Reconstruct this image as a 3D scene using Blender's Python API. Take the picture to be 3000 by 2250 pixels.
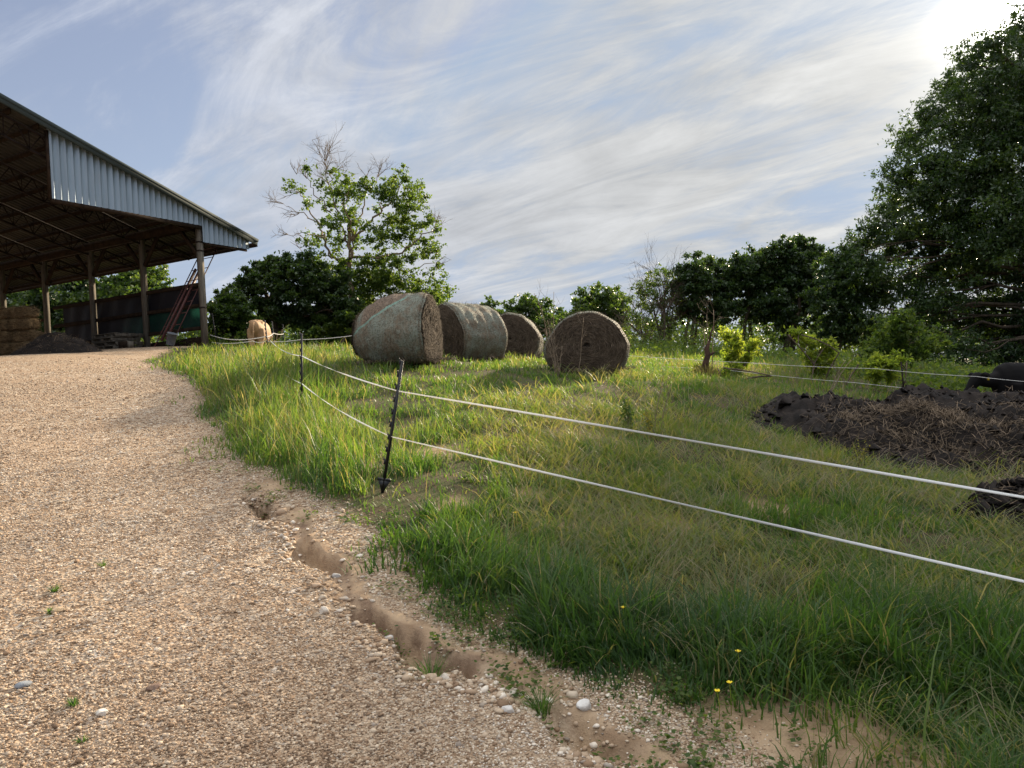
import bpy, math, random
import numpy as np
from mathutils import Matrix, Vector
C = bpy.context.scene
for o in list(bpy.data.objects): bpy.data.objects.remove(o)
R = math.radians
# ---------------------------------------------------------------- camera
F, EYE, ROLL = 2266.0, 1.5, R(3.2)
cr, sr = math.cos(ROLL), math.sin(ROLL)
cam = bpy.data.objects.new('camera', bpy.data.cameras.new('camera')); C.collection.objects.link(cam)
cam.data.sensor_width = 36; cam.data.lens = 36*F/3000; cam.data.clip_end = 6000; cam.data.clip_start = .05
cam.matrix_world = Matrix(((cr, sr, 0, 0), (0, 0, -1, 0), (-sr, cr, 0, EYE), (0, 0, 0, 1)))
C.camera = cam
# ---------------------------------------------------------------- sun, sky, exposure
SUN_AZ, SUN_EL = R(33.9), R(20.2)          # azimuth clockwise from +Y
C.view_settings.view_transform = 'Standard'; C.view_settings.look = 'None'
C.view_settings.exposure = 1.3; C.view_settings.gamma = 1
C.cycles.max_bounces = 6; C.cycles.diffuse_bounces = 3; C.cycles.glossy_bounces = 2
C.cycles.transmission_bounces = 4; C.cycles.transparent_max_bounces = 6
C.cycles.use_denoising = True; C.cycles.sample_clamp_indirect = 6
sd = Vector((math.sin(SUN_AZ)*math.cos(SUN_EL), math.cos(SUN_AZ)*math.cos(SUN_EL), math.sin(SUN_EL)))
sl = bpy.data.lights.new('sun', 'SUN'); sl.energy = 4.3; sl.angle = R(1.6); sl.color = (1, .82, .59)
so = bpy.data.objects.new('sun', sl); C.collection.objects.link(so)
so.rotation_euler = sd.to_track_quat('Z', 'Y').to_euler(); so.location = (20, 30, 40)

class NT:
    """small node-tree builder"""
    def __init__(s, nt): s.nt = nt
    def n(s, t, ins=None, **kw):
        d = s.nt.nodes.new(t)
        for k, v in kw.items(): setattr(d, k, v)
        for k, v in (ins or {}).items(): s.set(d.inputs[k], v)
        return d
    def set(s, sock, v):
        if isinstance(v, bpy.types.NodeSocket): s.nt.links.new(v, sock)
        elif isinstance(v, bpy.types.Node): s.nt.links.new(v.outputs[0], sock)
        else: sock.default_value = v
    def m(s, op, a, b=None, c=None, clamp=False):
        d = s.nt.nodes.new('ShaderNodeMath'); d.operation = op; d.use_clamp = clamp
        for i, v in enumerate((a, b, c)):
            if v is not None: s.set(d.inputs[i], v)
        return d.outputs[0]
    def vm(s, op, a, b=None):
        d = s.nt.nodes.new('ShaderNodeVectorMath'); d.operation = op; s.set(d.inputs[0], a)
        if b is not None: s.set(d.inputs[1], b)
        return d
    def mix(s, f, a, b):
        d = s.nt.nodes.new('ShaderNodeMix'); d.data_type = 'RGBA'
        s.set(d.inputs[0], f); s.set(d.inputs[6], a); s.set(d.inputs[7], b)
        return d.outputs[2]
    def ramp(s, f, stops):
        d = s.nt.nodes.new('ShaderNodeValToRGB'); s.set(d.inputs[0], f); e = d.color_ramp.elements
        while len(e) < len(stops): e.new(.5)
        for i, (p, c) in enumerate(stops):
            e[i].position = p; e[i].color = c if len(c) == 4 else (*c, 1)
        return d.outputs[0]
    def mr(s, v, a, b, c=0., d=1., smooth=True):
        r = s.nt.nodes.new('ShaderNodeMapRange'); r.interpolation_type = 'SMOOTHSTEP' if smooth else 'LINEAR'
        for i, q in enumerate((v, a, b, c, d)): s.set(r.inputs[i], q)
        return r.outputs[0]
    def noise(s, vec, scale, detail=4, rough=.55, dist=0.):
        return s.n('ShaderNodeTexNoise', {'Vector': vec, 'Scale': scale, 'Detail': detail, 'Roughness': rough, 'Distortion': dist})

w = bpy.data.worlds.new('World'); C.world = w; w.use_nodes = True
w.node_tree.nodes.clear(); T = NT(w.node_tree)
sky = T.n('ShaderNodeTexSky', sky_type='NISHITA', sun_disc=False, sun_elevation=SUN_EL, sun_rotation=SUN_AZ,
          air_density=1.0, dust_density=.5, ozone_density=2.0, altitude=150)
tc = T.n('ShaderNodeTexCoord'); D = T.vm('NORMALIZE', tc.outputs['Generated']).outputs[0]
sep = T.n('ShaderNodeSeparateXYZ', {0: D})
zz = T.m('ADD', T.m('MAXIMUM', sep.outputs[2], 0.0), .16)
px, py = T.m('DIVIDE', sep.outputs[0], zz), T.m('DIVIDE', sep.outputs[1], zz)
P = T.n('ShaderNodeCombineXYZ', {0: px, 1: py, 2: 0.0}).outputs[0]
def streak(rot, sx, sy, off):
    return T.n('ShaderNodeMapping', {'Vector': T.n('ShaderNodeMapping', {'Vector': P, 'Rotation': (0, 0, rot)}).outputs[0], 'Scale': (sx, sy, 1), 'Location': off}).outputs[0]
s1 = streak(R(-30), 1.0, .24, (3.1, .7, 0)); s2 = streak(R(-56), 1.0, .34, (8.3, 2.2, 0))
n1 = T.noise(s1, 1.7, 8, .62, .8); n2 = T.noise(s2, 3.2, 9, .66, 1.0); n3 = T.noise(P, .55, 3, .5, .3)
cov = T.m('ADD', T.m('ADD', T.m('MULTIPLY', n1.outputs[0], .50), T.m('MULTIPLY', n2.outputs[0], .50)), T.m('MULTIPLY', T.m('SUBTRACT', n3.outputs[0], .5), .55))
dot = T.vm('DOT_PRODUCT', D, tuple(sd)).outputs['Value']
near = T.mr(dot, .55, 1.0)                                  # veil thickens towards the sun
cov = T.m('ADD', cov, T.m('MULTIPLY', near, .03))
cl = T.mr(cov, .395, .60)
hz = T.mr(sep.outputs[2], .0, .26, 1, 0)                    # pale air near the horizon
veil = T.m('MAXIMUM', T.m('MULTIPLY', cl, .92), T.m('MULTIPLY', hz, .55))
skyc = T.vm('SCALE', sky.outputs[0]); skyc.inputs['Scale'].default_value = .05
skyt = T.vm('DIVIDE', skyc.outputs[0], T.vm('ADD', T.vm('SCALE', skyc.outputs[0]).outputs[0], (1, 1, 1)).outputs[0]).outputs[0]   # high thin cloud evens the blue out
skyt = T.vm('ADD', skyt, (.070, .062, .074)).outputs[0]
skyt = T.vm('MINIMUM', skyt, (.172, .214, .280)).outputs[0]
halo = T.m('ADD', T.m('MULTIPLY', T.m('POWER', T.m('MAXIMUM', dot, 0), 14), .022),
           T.m('ADD', T.m('MULTIPLY', T.m('POWER', T.m('MAXIMUM', dot, 0), 55), .09), T.m('ADD', T.m('MULTIPLY', T.m('POWER', T.m('MAXIMUM', dot, 0), 260), .16), T.m('MULTIPLY', T.m('POWER', T.m('MAXIMUM', dot, 0), 1800), 3.0))))
cb = T.vm('SCALE', T.mix(near, (.24, .255, .29, 1), (.255, .255, .25, 1)), None); T.set(cb.inputs['Scale'], T.m('ADD', T.m('ADD', T.m('MULTIPLY', n2.outputs[0], 1.0), T.m('MULTIPLY', T.noise(P, 2.1, 6, .6, .5).outputs[0], .7)), .13))
col = T.mix(veil, skyt, cb.outputs[0])
col = T.mix(T.m('MULTIPLY', T.mr(sep.outputs[2], .5, .85), T.mr(n3.outputs[0], .2, .6, .6, 1.)), col, (.78, .78, .78, 1))   # unseen bright broken cloud overhead, added as fill light for shaded ground
hc = T.vm('SCALE', (1, .96, .86)); T.set(hc.inputs['Scale'], T.m('MULTIPLY', halo, T.m('ADD', T.m('MULTIPLY', cl, .6), .5)))
col = T.vm('ADD', col, hc.outputs[0]).outputs[0]
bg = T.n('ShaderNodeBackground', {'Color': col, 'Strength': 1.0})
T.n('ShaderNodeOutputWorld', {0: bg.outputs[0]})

# ---------------------------------------------------------------- helpers
def at(px, py, d):
    """point seen at photo pixel (3000x2250) at depth d metres"""
    rx, ry = px-1500, py-1125
    return np.array(((rx*cr-ry*sr)/F*d, d, (-rx*sr-ry*cr)/F*d+EYE))
_rs = np.random.RandomState(5)
_tab = _rs.rand(256, 256)
def vnoise(x, y, s=1.0, seed=0):
    x = np.asarray(x)/s+seed*17.3; y = np.asarray(y)/s+seed*31.7
    i, j = np.floor(x).astype(int), np.floor(y).astype(int); fx, fy = x-i, y-j
    fx, fy = fx*fx*(3-2*fx), fy*fy*(3-2*fy); g = lambda a, b: _tab[a & 255, b & 255]
    return (g(i, j)*(1-fx)+g(i+1, j)*fx)*(1-fy)+(g(i, j+1)*(1-fx)+g(i+1, j+1)*fx)*fy
def fbm(x, y, s, seed=0, o=4):
    return sum(vnoise(x, y, s/2**k, seed+k)*.5**k for k in range(o))/sum(.5**k for k in range(o))
def sstep(a, b, x):
    t = np.clip((np.asarray(x)-a)/(b-a), 0, 1); return t*t*(3-2*t)
def mesh_np(name, V, faces, mat, parent=None, attrs=None, smooth=False, loc=None):
    V = np.asarray(V, dtype=np.float32).reshape(-1, 3)
    faces = [np.asarray(f, dtype=np.int32) for f in faces if len(f)]
    me = bpy.data.meshes.new(name)
    me.vertices.add(len(V)); me.vertices.foreach_set('co', V.ravel())
    loops = np.concatenate([f.ravel() for f in faces]); tot = np.concatenate([np.full(len(f), f.shape[1], np.int32) for f in faces])
    me.loops.add(len(loops)); me.loops.foreach_set('vertex_index', loops)
    me.polygons.add(len(tot)); st = np.zeros(len(tot), np.int32); st[1:] = np.cumsum(tot)[:-1]
    me.polygons.foreach_set('loop_start', st); me.polygons.foreach_set('loop_total', tot)
    if smooth: me.polygons.foreach_set('use_smooth', np.ones(len(tot), bool))
    me.update(calc_edges=True)
    for k, v in (attrs or {}).items():
        v = np.asarray(v, np.float32)
        if v.ndim == 1: a = me.attributes.new(k, 'FLOAT', 'POINT'); a.data.foreach_set('value', v)
        else: a = me.attributes.new(k, 'FLOAT_VECTOR', 'POINT'); a.data.foreach_set('vector', v.ravel())
    if mat:
        for m_ in (mat if isinstance(mat, (list, tuple)) else [mat]): me.materials.append(m_)
    o = bpy.data.objects.new(name, me); C.collection.objects.link(o)
    if parent: o.parent = parent
    if loc is not None: o.location = loc
    return o
class MB:
    """collects boxes, tubes and loose geometry for ONE mesh object"""
    def __init__(s): s.V = []; s.Q = []; s.T = []; s.A = []; s.k = 0
    def add(s, V, Q=(), T=(), a=None):
        V = np.asarray(V, float).reshape(-1, 3); s.V.append(V)
        if len(Q): s.Q.append(np.asarray(Q)+s.k)
        if len(T): s.T.append(np.asarray(T)+s.k)
        s.A.append(np.full(len(V), random.random()) if a is None else np.broadcast_to(np.asarray(a, float), (len(V),)))
        s.k += len(V); return s
    def box8(s, p):   # 8 corners: bottom loop 0-3, top loop 4-7
        return s.add(p, [(0, 3, 2, 1), (4, 5, 6, 7), (0, 1, 5, 4), (1, 2, 6, 5), (2, 3, 7, 6), (3, 0, 4, 7)])
    def box(s, c, size, M=None):
        c = np.asarray(c, float); h = np.asarray(size, float)/2
        p = np.array([(-1, -1, -1), (1, -1, -1), (1, 1, -1), (-1, 1, -1), (-1, -1, 1), (1, -1, 1), (1, 1, 1), (-1, 1, 1)])*h
        if M is not None: p = p @ np.asarray(M).T
        return s.box8(p+c)
    def beam(s, a, b, wd, ht, up=(0, 0, 1)):
        a, b = np.asarray(a, float), np.asarray(b, float); d = (b-a)/np.linalg.norm(b-a)
        sx = np.cross(d, up); n = np.linalg.norm(sx)
        sx = sx/n if n > 1e-5 else np.array((1., 0, 0)); uz = np.cross(sx, d)
        o = [(-1, -1), (1, -1), (1, 1), (-1, 1)]
        return s.box8(np.array([a+sx*i*wd/2+uz*j*ht/2 for i, j in o]+[b+sx*i*wd/2+uz*j*ht/2 for i, j in o]))
    def tube(s, pts, rad, n=6, a=None, cap=True):
        pts = np.asarray(pts, float); rad = np.broadcast_to(np.asarray(rad, float), (len(pts),))
        d = np.gradient(pts, axis=0); d /= np.linalg.norm(d, axis=1)[:, None]+1e-9
        ref = np.array((0, 0, 1.)) if abs(d[:, 2]).mean() < .8 else np.array((1., 0, 0))
        x = np.cross(d, ref); x /= np.linalg.norm(x, axis=1)[:, None]+1e-9; y = np.cross(x, d)
        an = np.arange(n)*2*np.pi/n
        V = pts[:, None]+rad[:, None, None]*(x[:, None]*np.cos(an)[None, :, None]+y[:, None]*np.sin(an)[None, :, None])
        k = len(pts); i = np.arange(k-1)[:, None]*n; j = np.arange(n)[None]; j2 = (j+1) % n
        Q = np.stack([i+j, i+j2, i+n+j2, i+n+j], -1).reshape(-1, 4)
        V = V.reshape(-1, 3); Tq = []
        if cap:
            V = np.vstack([V, pts[0], pts[-1]]); b = k*n
            Tq = [(b, (q+1) % n, q) for q in range(n)]+[(b+1, (k-1)*n+q, (k-1)*n+(q+1) % n) for q in range(n)]
        return s.add(V, Q, Tq, a)
    def build(s, name, mat, parent=None, smooth=False, loc=None, extra=None):
        at_ = {'v': np.concatenate(s.A)}
        V = np.vstack(s.V)
        if loc is not None: V = V-np.asarray(loc)
        f = []
        if s.Q: f.append(np.vstack(s.Q))
        if s.T: f.append(np.vstack(s.T))
        return mesh_np(name, V, f, mat, parent, at_, smooth, loc)
def tag(o, label=None, cat=None, group=None, kind=None):
    for k, v in (('label', label), ('category', cat), ('group', group), ('kind', kind)):
        if v: o[k] = v
    return o
def thing(name, label, cat, loc=(0, 0, 0), rz=0., group=None):
    o = bpy.data.objects.new(name, None); C.collection.objects.link(o); o.empty_display_size = .1
    o.location = loc; o.rotation_euler = (0, 0, rz); return tag(o, label, cat, group)

# ---------------------------------------------------------------- terrain height
CP = [(0, 2250, 3.05), (700, 2250, 3.05), (1500, 2250, 3.0), (2240, 2250, 3.0), (3000, 2250, 2.95),
      (300, 1500, 6.4), (300, 1250, 10), (300, 1100, 15.2), (50, 1060, 17.5), (250, 1041, 19.4), (450, 1048, 20.5), (612, 1015, 26.5), (282, 1030, 29.4),
      (1121, 1440, 6.4), (884, 1212, 10.6), (700, 1200, 11), (600, 1062, 19), (787, 1052, 18), (1170, 1068, 14.5), (1380, 1062, 17.3),
      (1520, 1058, 20.5), (1720, 1092, 15.5), (2000, 1100, 18), (2100, 1160, 13.5), (1700, 1250, 9.8), (1700, 1500, 6.5), (2400, 1500, 7.0),
      (3000, 1450, 8.6), (3000, 1300, 11.5), (2560, 1375, 9.6), (2250, 1245, 12.5), (2950, 1240, 18), (2505, 1110, 22), (2000, 1046, 45), (2500, 1072, 45), (3000, 1090, 45), (950, 1032, 20)]
cpts = [at(*c) for c in CP]+[np.array(p) for p in
        ((-9, 32, 2.75), (-4, 34, 2.6), (-20, 32, 3.5), (-16, 24, 3.2), (-28, 20, 3.4), (-24, 42, 3.4), (-14, 8, 1.45), (0, -10, -1.0), (-14, -6, -.6), (14, -6, -1.2), (20, 12, -.35), (26, 28, .3), (0, 55, 2.6), (30, 55, 1.2), (-35, 55, 3.2))]
cpts = np.array(cpts)
def _U(r2): return np.where(r2 > 0, r2*np.log(np.maximum(r2, 1e-12)), 0)
_n = len(cpts); _K = np.zeros((_n+3, _n+3))
_d2 = ((cpts[:, None, :2]-cpts[None, :, :2])**2).sum(-1)
_K[:_n, :_n] = _U(_d2)+np.eye(_n)*.6; _K[:_n, _n] = 1; _K[:_n, _n+1:] = cpts[:, :2]; _K[_n:, :_n] = _K[:_n, _n:].T
_w = np.linalg.solve(_K, np.concatenate([cpts[:, 2], np.zeros(3)]))
def base_z(x, y):
    x, y = np.asarray(x, float), np.asarray(y, float)
    r = np.hypot(x, y); s = np.minimum(1, 62/np.maximum(r, 1e-6)); xs, ys = x*s, y*s      # outside 62 m: carry the rim height outward
    out = np.full(xs.shape, _w[_n])+_w[_n+1]*xs+_w[_n+2]*ys
    for k in range(_n): out = out+_w[k]*_U((xs-cpts[k, 0])**2+(ys-cpts[k, 1])**2)
    return out*(1-sstep(62, 400, r))+1.2*sstep(62, 400, r)
def hit(px, py):
    """where the view through that photo pixel meets the ground"""
    d = np.geomspace(1.6, 70, 900); p = np.array([at(px, py, q) for q in d])
    below = p[:, 2] <= base_z(p[:, 0], p[:, 1])
    k = int(np.argmax(below)) if below.any() else len(d)-1
    return p[k]
EDGE_G = [(2250, 2420), (1850, 2250), (1650, 2110), (1480, 2015), (1330, 1940), (1110, 1850), (960, 1690), (850, 1570), (760, 1440), (690, 1355), (630, 1260), (560, 1150), (500, 1085)]
EDGE_E = [(2400, 2420), (2080, 2250), (1880, 2125), (1660, 1985), (1460, 1880), (1275, 1790), (1180, 1680), (1085, 1560), (920, 1480), (780, 1400), (690, 1355), (630, 1260), (560, 1150), (500, 1085)]
GULLY = [(1880, 2230), (1700, 2110), (1560, 2040), (1450, 1990), (1330, 1930), (1230, 1890), (1130, 1830), (1060, 1760), (990, 1690), (930, 1620), (870, 1560), (810, 1490), (750, 1425)]
tail = np.array([(-8.9, 19.0), (-10.2, 24.0), (-9.6, 27.2), (-23, 34.8), (-60, 55)])
eg = np.vstack([[hit(*p)[:2] for p in EDGE_G], tail]); ee = np.vstack([[hit(*p)[:2] for p in EDGE_E], tail])
gl = np.array([hit(*p)[:2] for p in GULLY])
def polydist(x, y, pl):
    """distance to a polyline, and which side (positive = right of its travel direction)"""
    best = np.full(np.shape(x), 1e9); sgn = np.ones(np.shape(x))
    for a, b in zip(pl[:-1], pl[1:]):
        d = b-a; L2 = d @ d; t = np.clip(((x-a[0])*d[0]+(y-a[1])*d[1])/L2, 0, 1)
        qx, qy = x-a[0]-t*d[0], y-a[1]-t*d[1]; q = qx*qx+qy*qy
        c = d[1]*qx-d[0]*qy; m = q < best; best = np.where(m, q, best); sgn = np.where(m, np.where(c >= 0, 1, -1), sgn)
    return np.sqrt(best), sgn
def gdist(x, y):
    return polydist(x+(fbm(x, y, .45, 61, 3)-.5)*.46+(vnoise(x, y, .07, 66)-.5)*.06, y+(fbm(x, y, .45, 64, 3)-.5)*.46+(vnoise(x, y, .07, 67)-.5)*.06, gl)
def grass_side(x, y):
    d, s = polydist(x, y, ee); return d*s+(fbm(x, y, .9, 3)-.5)*.35+(fbm(x, y, 3.5, 9)-.5)*.5
def gravel_side(x, y):
    d, s = polydist(x, y, eg); return -d*s+(fbm(x, y, .7, 13)-.5)*.3
def ground_z(x, y):
    x, y = np.asarray(x, float), np.asarray(y, float); z = base_z(x, y); r = np.hypot(x, y)
    d, _ = gdist(x, y); wv = .03+.095*vnoise(x, y, .30, 4)
    fade = sstep(0, .5, np.minimum(np.hypot(x-gl[-1, 0], y-gl[-1, 1]), 9))
    z = z-(.025+.115*sstep(.35, .62, vnoise(x, y, .42, 7)))*np.exp(-(d/wv)**4)*fade
    g = sstep(-.1, .4, grass_side(x, y))
    z = z+g*((fbm(x, y, 1.3, 21)-.5)*.16)*sstep(60, 25, r)+(1-g)*((fbm(x, y, 2.2, 22)-.5)*.07+(fbm(x, y, .35, 23)-.5)*.022)*sstep(60, 20, r)
    return z
def gz(x, y): return float(ground_z(np.array([x]), np.array([y]))[0])
# ---------------------------------------------------------------- materials
def mat(name):
    m = bpy.data.materials.new(name); m.use_nodes = True; m.node_tree.nodes.clear(); return m, NT(m.node_tree)
def fin(T, sh, disp=None):
    o = T.n('ShaderNodeOutputMaterial', {0: sh})
    if disp is not None: T.set(o.inputs['Displacement'], disp)
def pbr(T, col, rough=.8, spec=.3, metal=0., normal=None):
    d = {'Base Color': col, 'Roughness': rough, 'Specular IOR Level': spec, 'Metallic': metal}
    if normal is not None: d['Normal'] = normal
    return T.n('ShaderNodeBsdfPrincipled', d)
def bump(T, h, s=.5, dist=.02): return T.n('ShaderNodeBump', {'Height': h, 'Strength': s, 'Distance': dist}).outputs[0]
def attr(T, n): return T.n('ShaderNodeAttribute', attribute_name=n)
def ocoord(T): return T.n('ShaderNodeTexCoord').outputs['Object']
def simple(name, col, col2=None, scale=8., rough=.8, spec=.3, metal=0., bs=.3, stretch=(1, 1, 1), bd=.01, var=0.):
    m, T = mat(name); v = T.n('ShaderNodeMapping', {'Vector': ocoord(T), 'Scale': stretch}).outputs[0]
    n = T.noise(v, scale, 6, .62); c2 = col2 or tuple(x*.6 for x in col)
    c = T.mix(T.mr(n.outputs[0], .3, .7), (*col, 1), (*c2, 1))
    if var: 
        h = T.n('ShaderNodeHueSaturation', {'Color': c, 'Value': T.mr(attr(T, 'v').outputs['Fac'], 0, 1, 1-var, 1+var, False)}); c = h.outputs[0]
    fin(T, pbr(T, c, rough, spec, metal, bump(T, n.outputs[0], bs, bd)).outputs[0]); return m
def leafmat(name, stops, trans=.45, tcol=(1.0, 1.0, .55), gain=1.5, rough=.5, spec=.35, at_='v'):
    m, T = mat(name); c = T.ramp(attr(T, at_).outputs['Fac'], stops)
    p = pbr(T, c, rough, spec)
    tr = T.n('ShaderNodeBsdfTranslucent', {'Color': T.vm('SCALE', T.vm('MULTIPLY', c, tcol).outputs[0]).outputs[0]})
    tr.inputs['Color'].links[0].from_node.inputs['Scale'].default_value = gain
    fin(T, T.n('ShaderNodeMixShader', {0: trans, 1: p.outputs[0], 2: tr.outputs[0]}).outputs[0]); return m
M = {}
M['grass'] = leafmat('grass_blades', [(0, (.034, .078, .022)), (.35, (.060, .122, .028)), (.6, (.105, .155, .038)), (.8, (.14, .145, .06)), (.92, (.20, .175, .105)), (1, (.29, .255, .17))], .48, (1.06, 1.0, .42), 2.35, .5, .4)
M['leaf'] = leafmat('leaves', [(0, (.026, .058, .016)), (.5, (.048, .092, .022)), (1, (.085, .13, .032))], .45, (1.1, 1, .45), 2.1, .4, .5)
M['leaf_mid'] = leafmat('leaves_mid', [(0, (.040, .080, .02)), (.5, (.070, .12, .026)), (1, (.12, .16, .04))], .52, (1.1, 1, .42), 2.1)
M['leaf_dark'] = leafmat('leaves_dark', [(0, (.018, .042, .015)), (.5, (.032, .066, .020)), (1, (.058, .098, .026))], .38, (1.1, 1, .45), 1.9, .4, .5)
M['leaf_bright'] = leafmat('leaves_bright', [(0, (.09, .14, .025)), (.5, (.15, .20, .04)), (1, (.23, .26, .06))], .68, (1.05, 1, .42), 2.3)
M['bark'] = simple('bark', (.12, .095, .07), (.05, .04, .03), 9, .95, .1, bs=.8, stretch=(1, 1, .25), bd=.03)
M['bark_pale'] = simple('bark_pale', (.30, .23, .16), (.12, .09, .06), 7, .95, .1, bs=.8, stretch=(1, 1, .3), bd=.03)
M['stalk'] = simple('dry_stalk', (.27, .21, .15), (.17, .13, .09), 12, .9, .1)
M['twig'] = simple('twig', (.16, .12, .09), (.08, .06, .05), 12, .9, .1)
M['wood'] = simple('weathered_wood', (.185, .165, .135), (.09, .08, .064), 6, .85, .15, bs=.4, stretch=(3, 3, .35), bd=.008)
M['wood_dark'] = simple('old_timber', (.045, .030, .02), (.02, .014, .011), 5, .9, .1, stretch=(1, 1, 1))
M['steel_dark'] = simple('rusty_steel', (.030, .020, .017), (.016, .012, .011), 10, .7, .2, .3)
M['roof_in'] = simple('roof_underside', (.050, .048, .043), (.034, .033, .03), 1.2, .55, .25, .0, .1)
M['roof_out'] = simple('roof_paint', (.050, .066, .066), (.040, .054, .055), 2, .75, .12)
M['plastic'] = simple('black_plastic', (.010, .010, .012), (.016, .016, .018), 30, .4, .45, bs=.1)
M['red'] = simple('red_paint', (.11, .036, .032), (.055, .026, .024), 14, .5, .3)
M['white_tape'] = leafmat('white_tape', [(0, (.84, .85, .84)), (1, (.84, .85, .84))], .4, (1, 1, 1), 1.0, .5, .3)
M['rope'] = leafmat('white_rope', [(0, (.76, .75, .72)), (1, (.76, .75, .72))], .3, (1, 1, 1), 1.0, .7, .2)
M['manure'] = simple('manure', (.032, .025, .021), (.010, .0085, .008), 3.5, .9, .2, bs=1., bd=.06)
M['straw_brown'] = simple('brown_straw', (.20, .148, .098), (.09, .066, .045), 3, .85, .2, var=.5)
M['straw'] = simple('hay_strands', (.135, .103, .073), (.07, .052, .037), 4, .85, .2, var=.55)
M['straw_gold'] = simple('straw_strands', (.32, .225, .12), (.17, .115, .06), 4, .85, .2, var=.5)
M['galv'] = None
def m_siding():
    m, T = mat('galvanised_siding'); o = ocoord(T); v = T.n('ShaderNodeMapping', {'Vector': o, 'Scale': (2.2, 2.2, .16)}).outputs[0]
    n = T.noise(v, 3.5, 6, .65); n2 = T.noise(o, 1.1, 4, .6)
    c = T.mix(T.mr(n.outputs[0], .3, .75), (.285, .36, .43, 1), (.23, .295, .36, 1))
    c = T.mix(T.mr(n2.outputs[0], .56, .75, 0, .3), c, (.25, .28, .31, 1))
    fin(T, pbr(T, c, T.mr(n.outputs[0], .3, .7, .32, .5), .5, .35).outputs[0]); return m
M['galv'] = m_siding()
def m_tarp():
    m, T = mat('tarp'); o = ocoord(T); s = T.n('ShaderNodeSeparateXYZ', {0: o})
    n = T.noise(o, .9, 4, .6); low = T.m('MULTIPLY', T.mr(T.m('ADD', s.outputs[2], T.m('MULTIPLY', T.m('SUBTRACT', n.outputs[0], .5), .12)), 1.40, 1.28), T.mr(T.m('ADD', s.outputs[0], T.m('MULTIPLY', n.outputs[0], 2.)), -3.6, -1.0, .0, 1.))
    wv = T.n('ShaderNodeTexWave', {'Vector': o, 'Scale': 5.0, 'Distortion': .6, 'Detail': 1}, bands_direction='Z')
    c = T.mix(low, (.008, .008, .013, 1), T.mix(T.mr(n.outputs[0], .35, .6), (.006, .014, .012, 1), (.013, .045, .034, 1)))
    p = pbr(T, c, .6, .25, 0., bump(T, T.noise(o, 2.2, 4, .6).outputs[0], .6, .06))
    tr = T.n('ShaderNodeBsdfTranslucent', {'Color': T.mix(low, (.01, .008, .014, 1), (.010, .055, .040, 1))})
    fin(T, T.n('ShaderNodeMixShader', {0: T.m('MULTIPLY', low, T.m('ADD', .3, T.m('MULTIPLY', wv.outputs[0], .2))), 1: p.outputs[0], 2: tr.outputs[0]}).outputs[0]); return m
M['tarp'] = m_tarp()
def m_net(name='net_wrap', torn=False):
    m, T = mat(name); o = ocoord(T); v = T.n('ShaderNodeMapping', {'Vector': o, 'Scale': (1.0, .25, .25)}).outputs[0]
    a = T.noise(o, 3.2, 5, .62); b = T.noise(o, 34, 4, .7); c = T.noise(v, 26, 3, .6)
    col = T.mix(T.mr(a.outputs[0], .40, .62), (.19, .205, .165, 1), (.165, .13, .09, 1))
    col = T.mix(T.mr(c.outputs[0], .5, .66, 0, .5), col, (.21, .26, .22, 1))
    col = T.mix(T.mr(b.outputs[0], .46, .62, 0, .65), col, (.065, .055, .036, 1))
    if torn:     # net torn open at the upper left, brown hay showing
        s = T.n('ShaderNodeSeparateXYZ', {0: o}); e = T.m('ADD', T.m('SUBTRACT', T.m('SUBTRACT', s.outputs[2], T.m('MULTIPLY', s.outputs[0], .62)), 1.07), T.m('MULTIPLY', T.m('SUBTRACT', a.outputs[0], .5), .12))
        k = T.m('MULTIPLY', T.mr(e, -.01, .03), T.m('MULTIPLY', T.mr(s.outputs[0], .34, .28), T.mr(s.outputs[0], -.60, -.45)))
        col = T.mix(k, col, T.mix(T.mr(b.outputs[0], .4, .6), (.20, .145, .10, 1), (.09, .065, .045, 1)))
        col = T.mix(T.m('MULTIPLY', T.m('MULTIPLY', T.mr(e, -.05, -.02), T.mr(e, .03, .0)), T.mr(s.outputs[0], .4, .3)), col, (.17, .27, .22, 1))
    h = T.m('ADD', T.m('MULTIPLY', b.outputs[0], .6), T.m('MULTIPLY', c.outputs[0], .5))
    fin(T, pbr(T, col, .75, .25, 0, bump(T, h, .8, .03)).outputs[0]); return m
M['net'] = m_net(); M['net_torn'] = m_net('torn_net_wrap', True)
def m_hayend():
    m, T = mat('hay_end'); o = ocoord(T); s = T.n('ShaderNodeSeparateXYZ', {0: o})
    rr = T.m('POWER', T.m('ADD', T.m('POWER', s.outputs[1], 2.), T.m('POWER', T.m('MULTIPLY', T.m('SUBTRACT', s.outputs[2], .58), 1.15), 2.)), .5)
    a = T.noise(o, 5, 5, .65, .4); ang = T.m('ARCTAN2', T.m('SUBTRACT', s.outputs[2], .58), s.outputs[1])
    q = T.n('ShaderNodeCombineXYZ', {0: T.m('ADD', rr, T.m('MULTIPLY', a.outputs[0], .10)), 1: T.m('MULTIPLY', ang, .10), 2: s.outputs[0]}).outputs[0]
    rings = T.noise(q, 15, 5, .75); f = T.noise(o, 45, 4, .7)
    col = T.mix(T.mr(rings.outputs[0], .36, .62), (.012, .010, .008, 1), (.080, .065, .050, 1))
    col = T.mix(T.mr(f.outputs[0], .45, .7, 0, .7), col, (.04, .03, .02, 1))
    h = T.m('ADD', rings.outputs[0], T.m('MULTIPLY', f.outputs[0], .5))
    fin(T, pbr(T, col, .9, .1, 0, bump(T, h, 1., .05)).outputs[0]); return m
M['hay_end'] = m_hayend()
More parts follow.
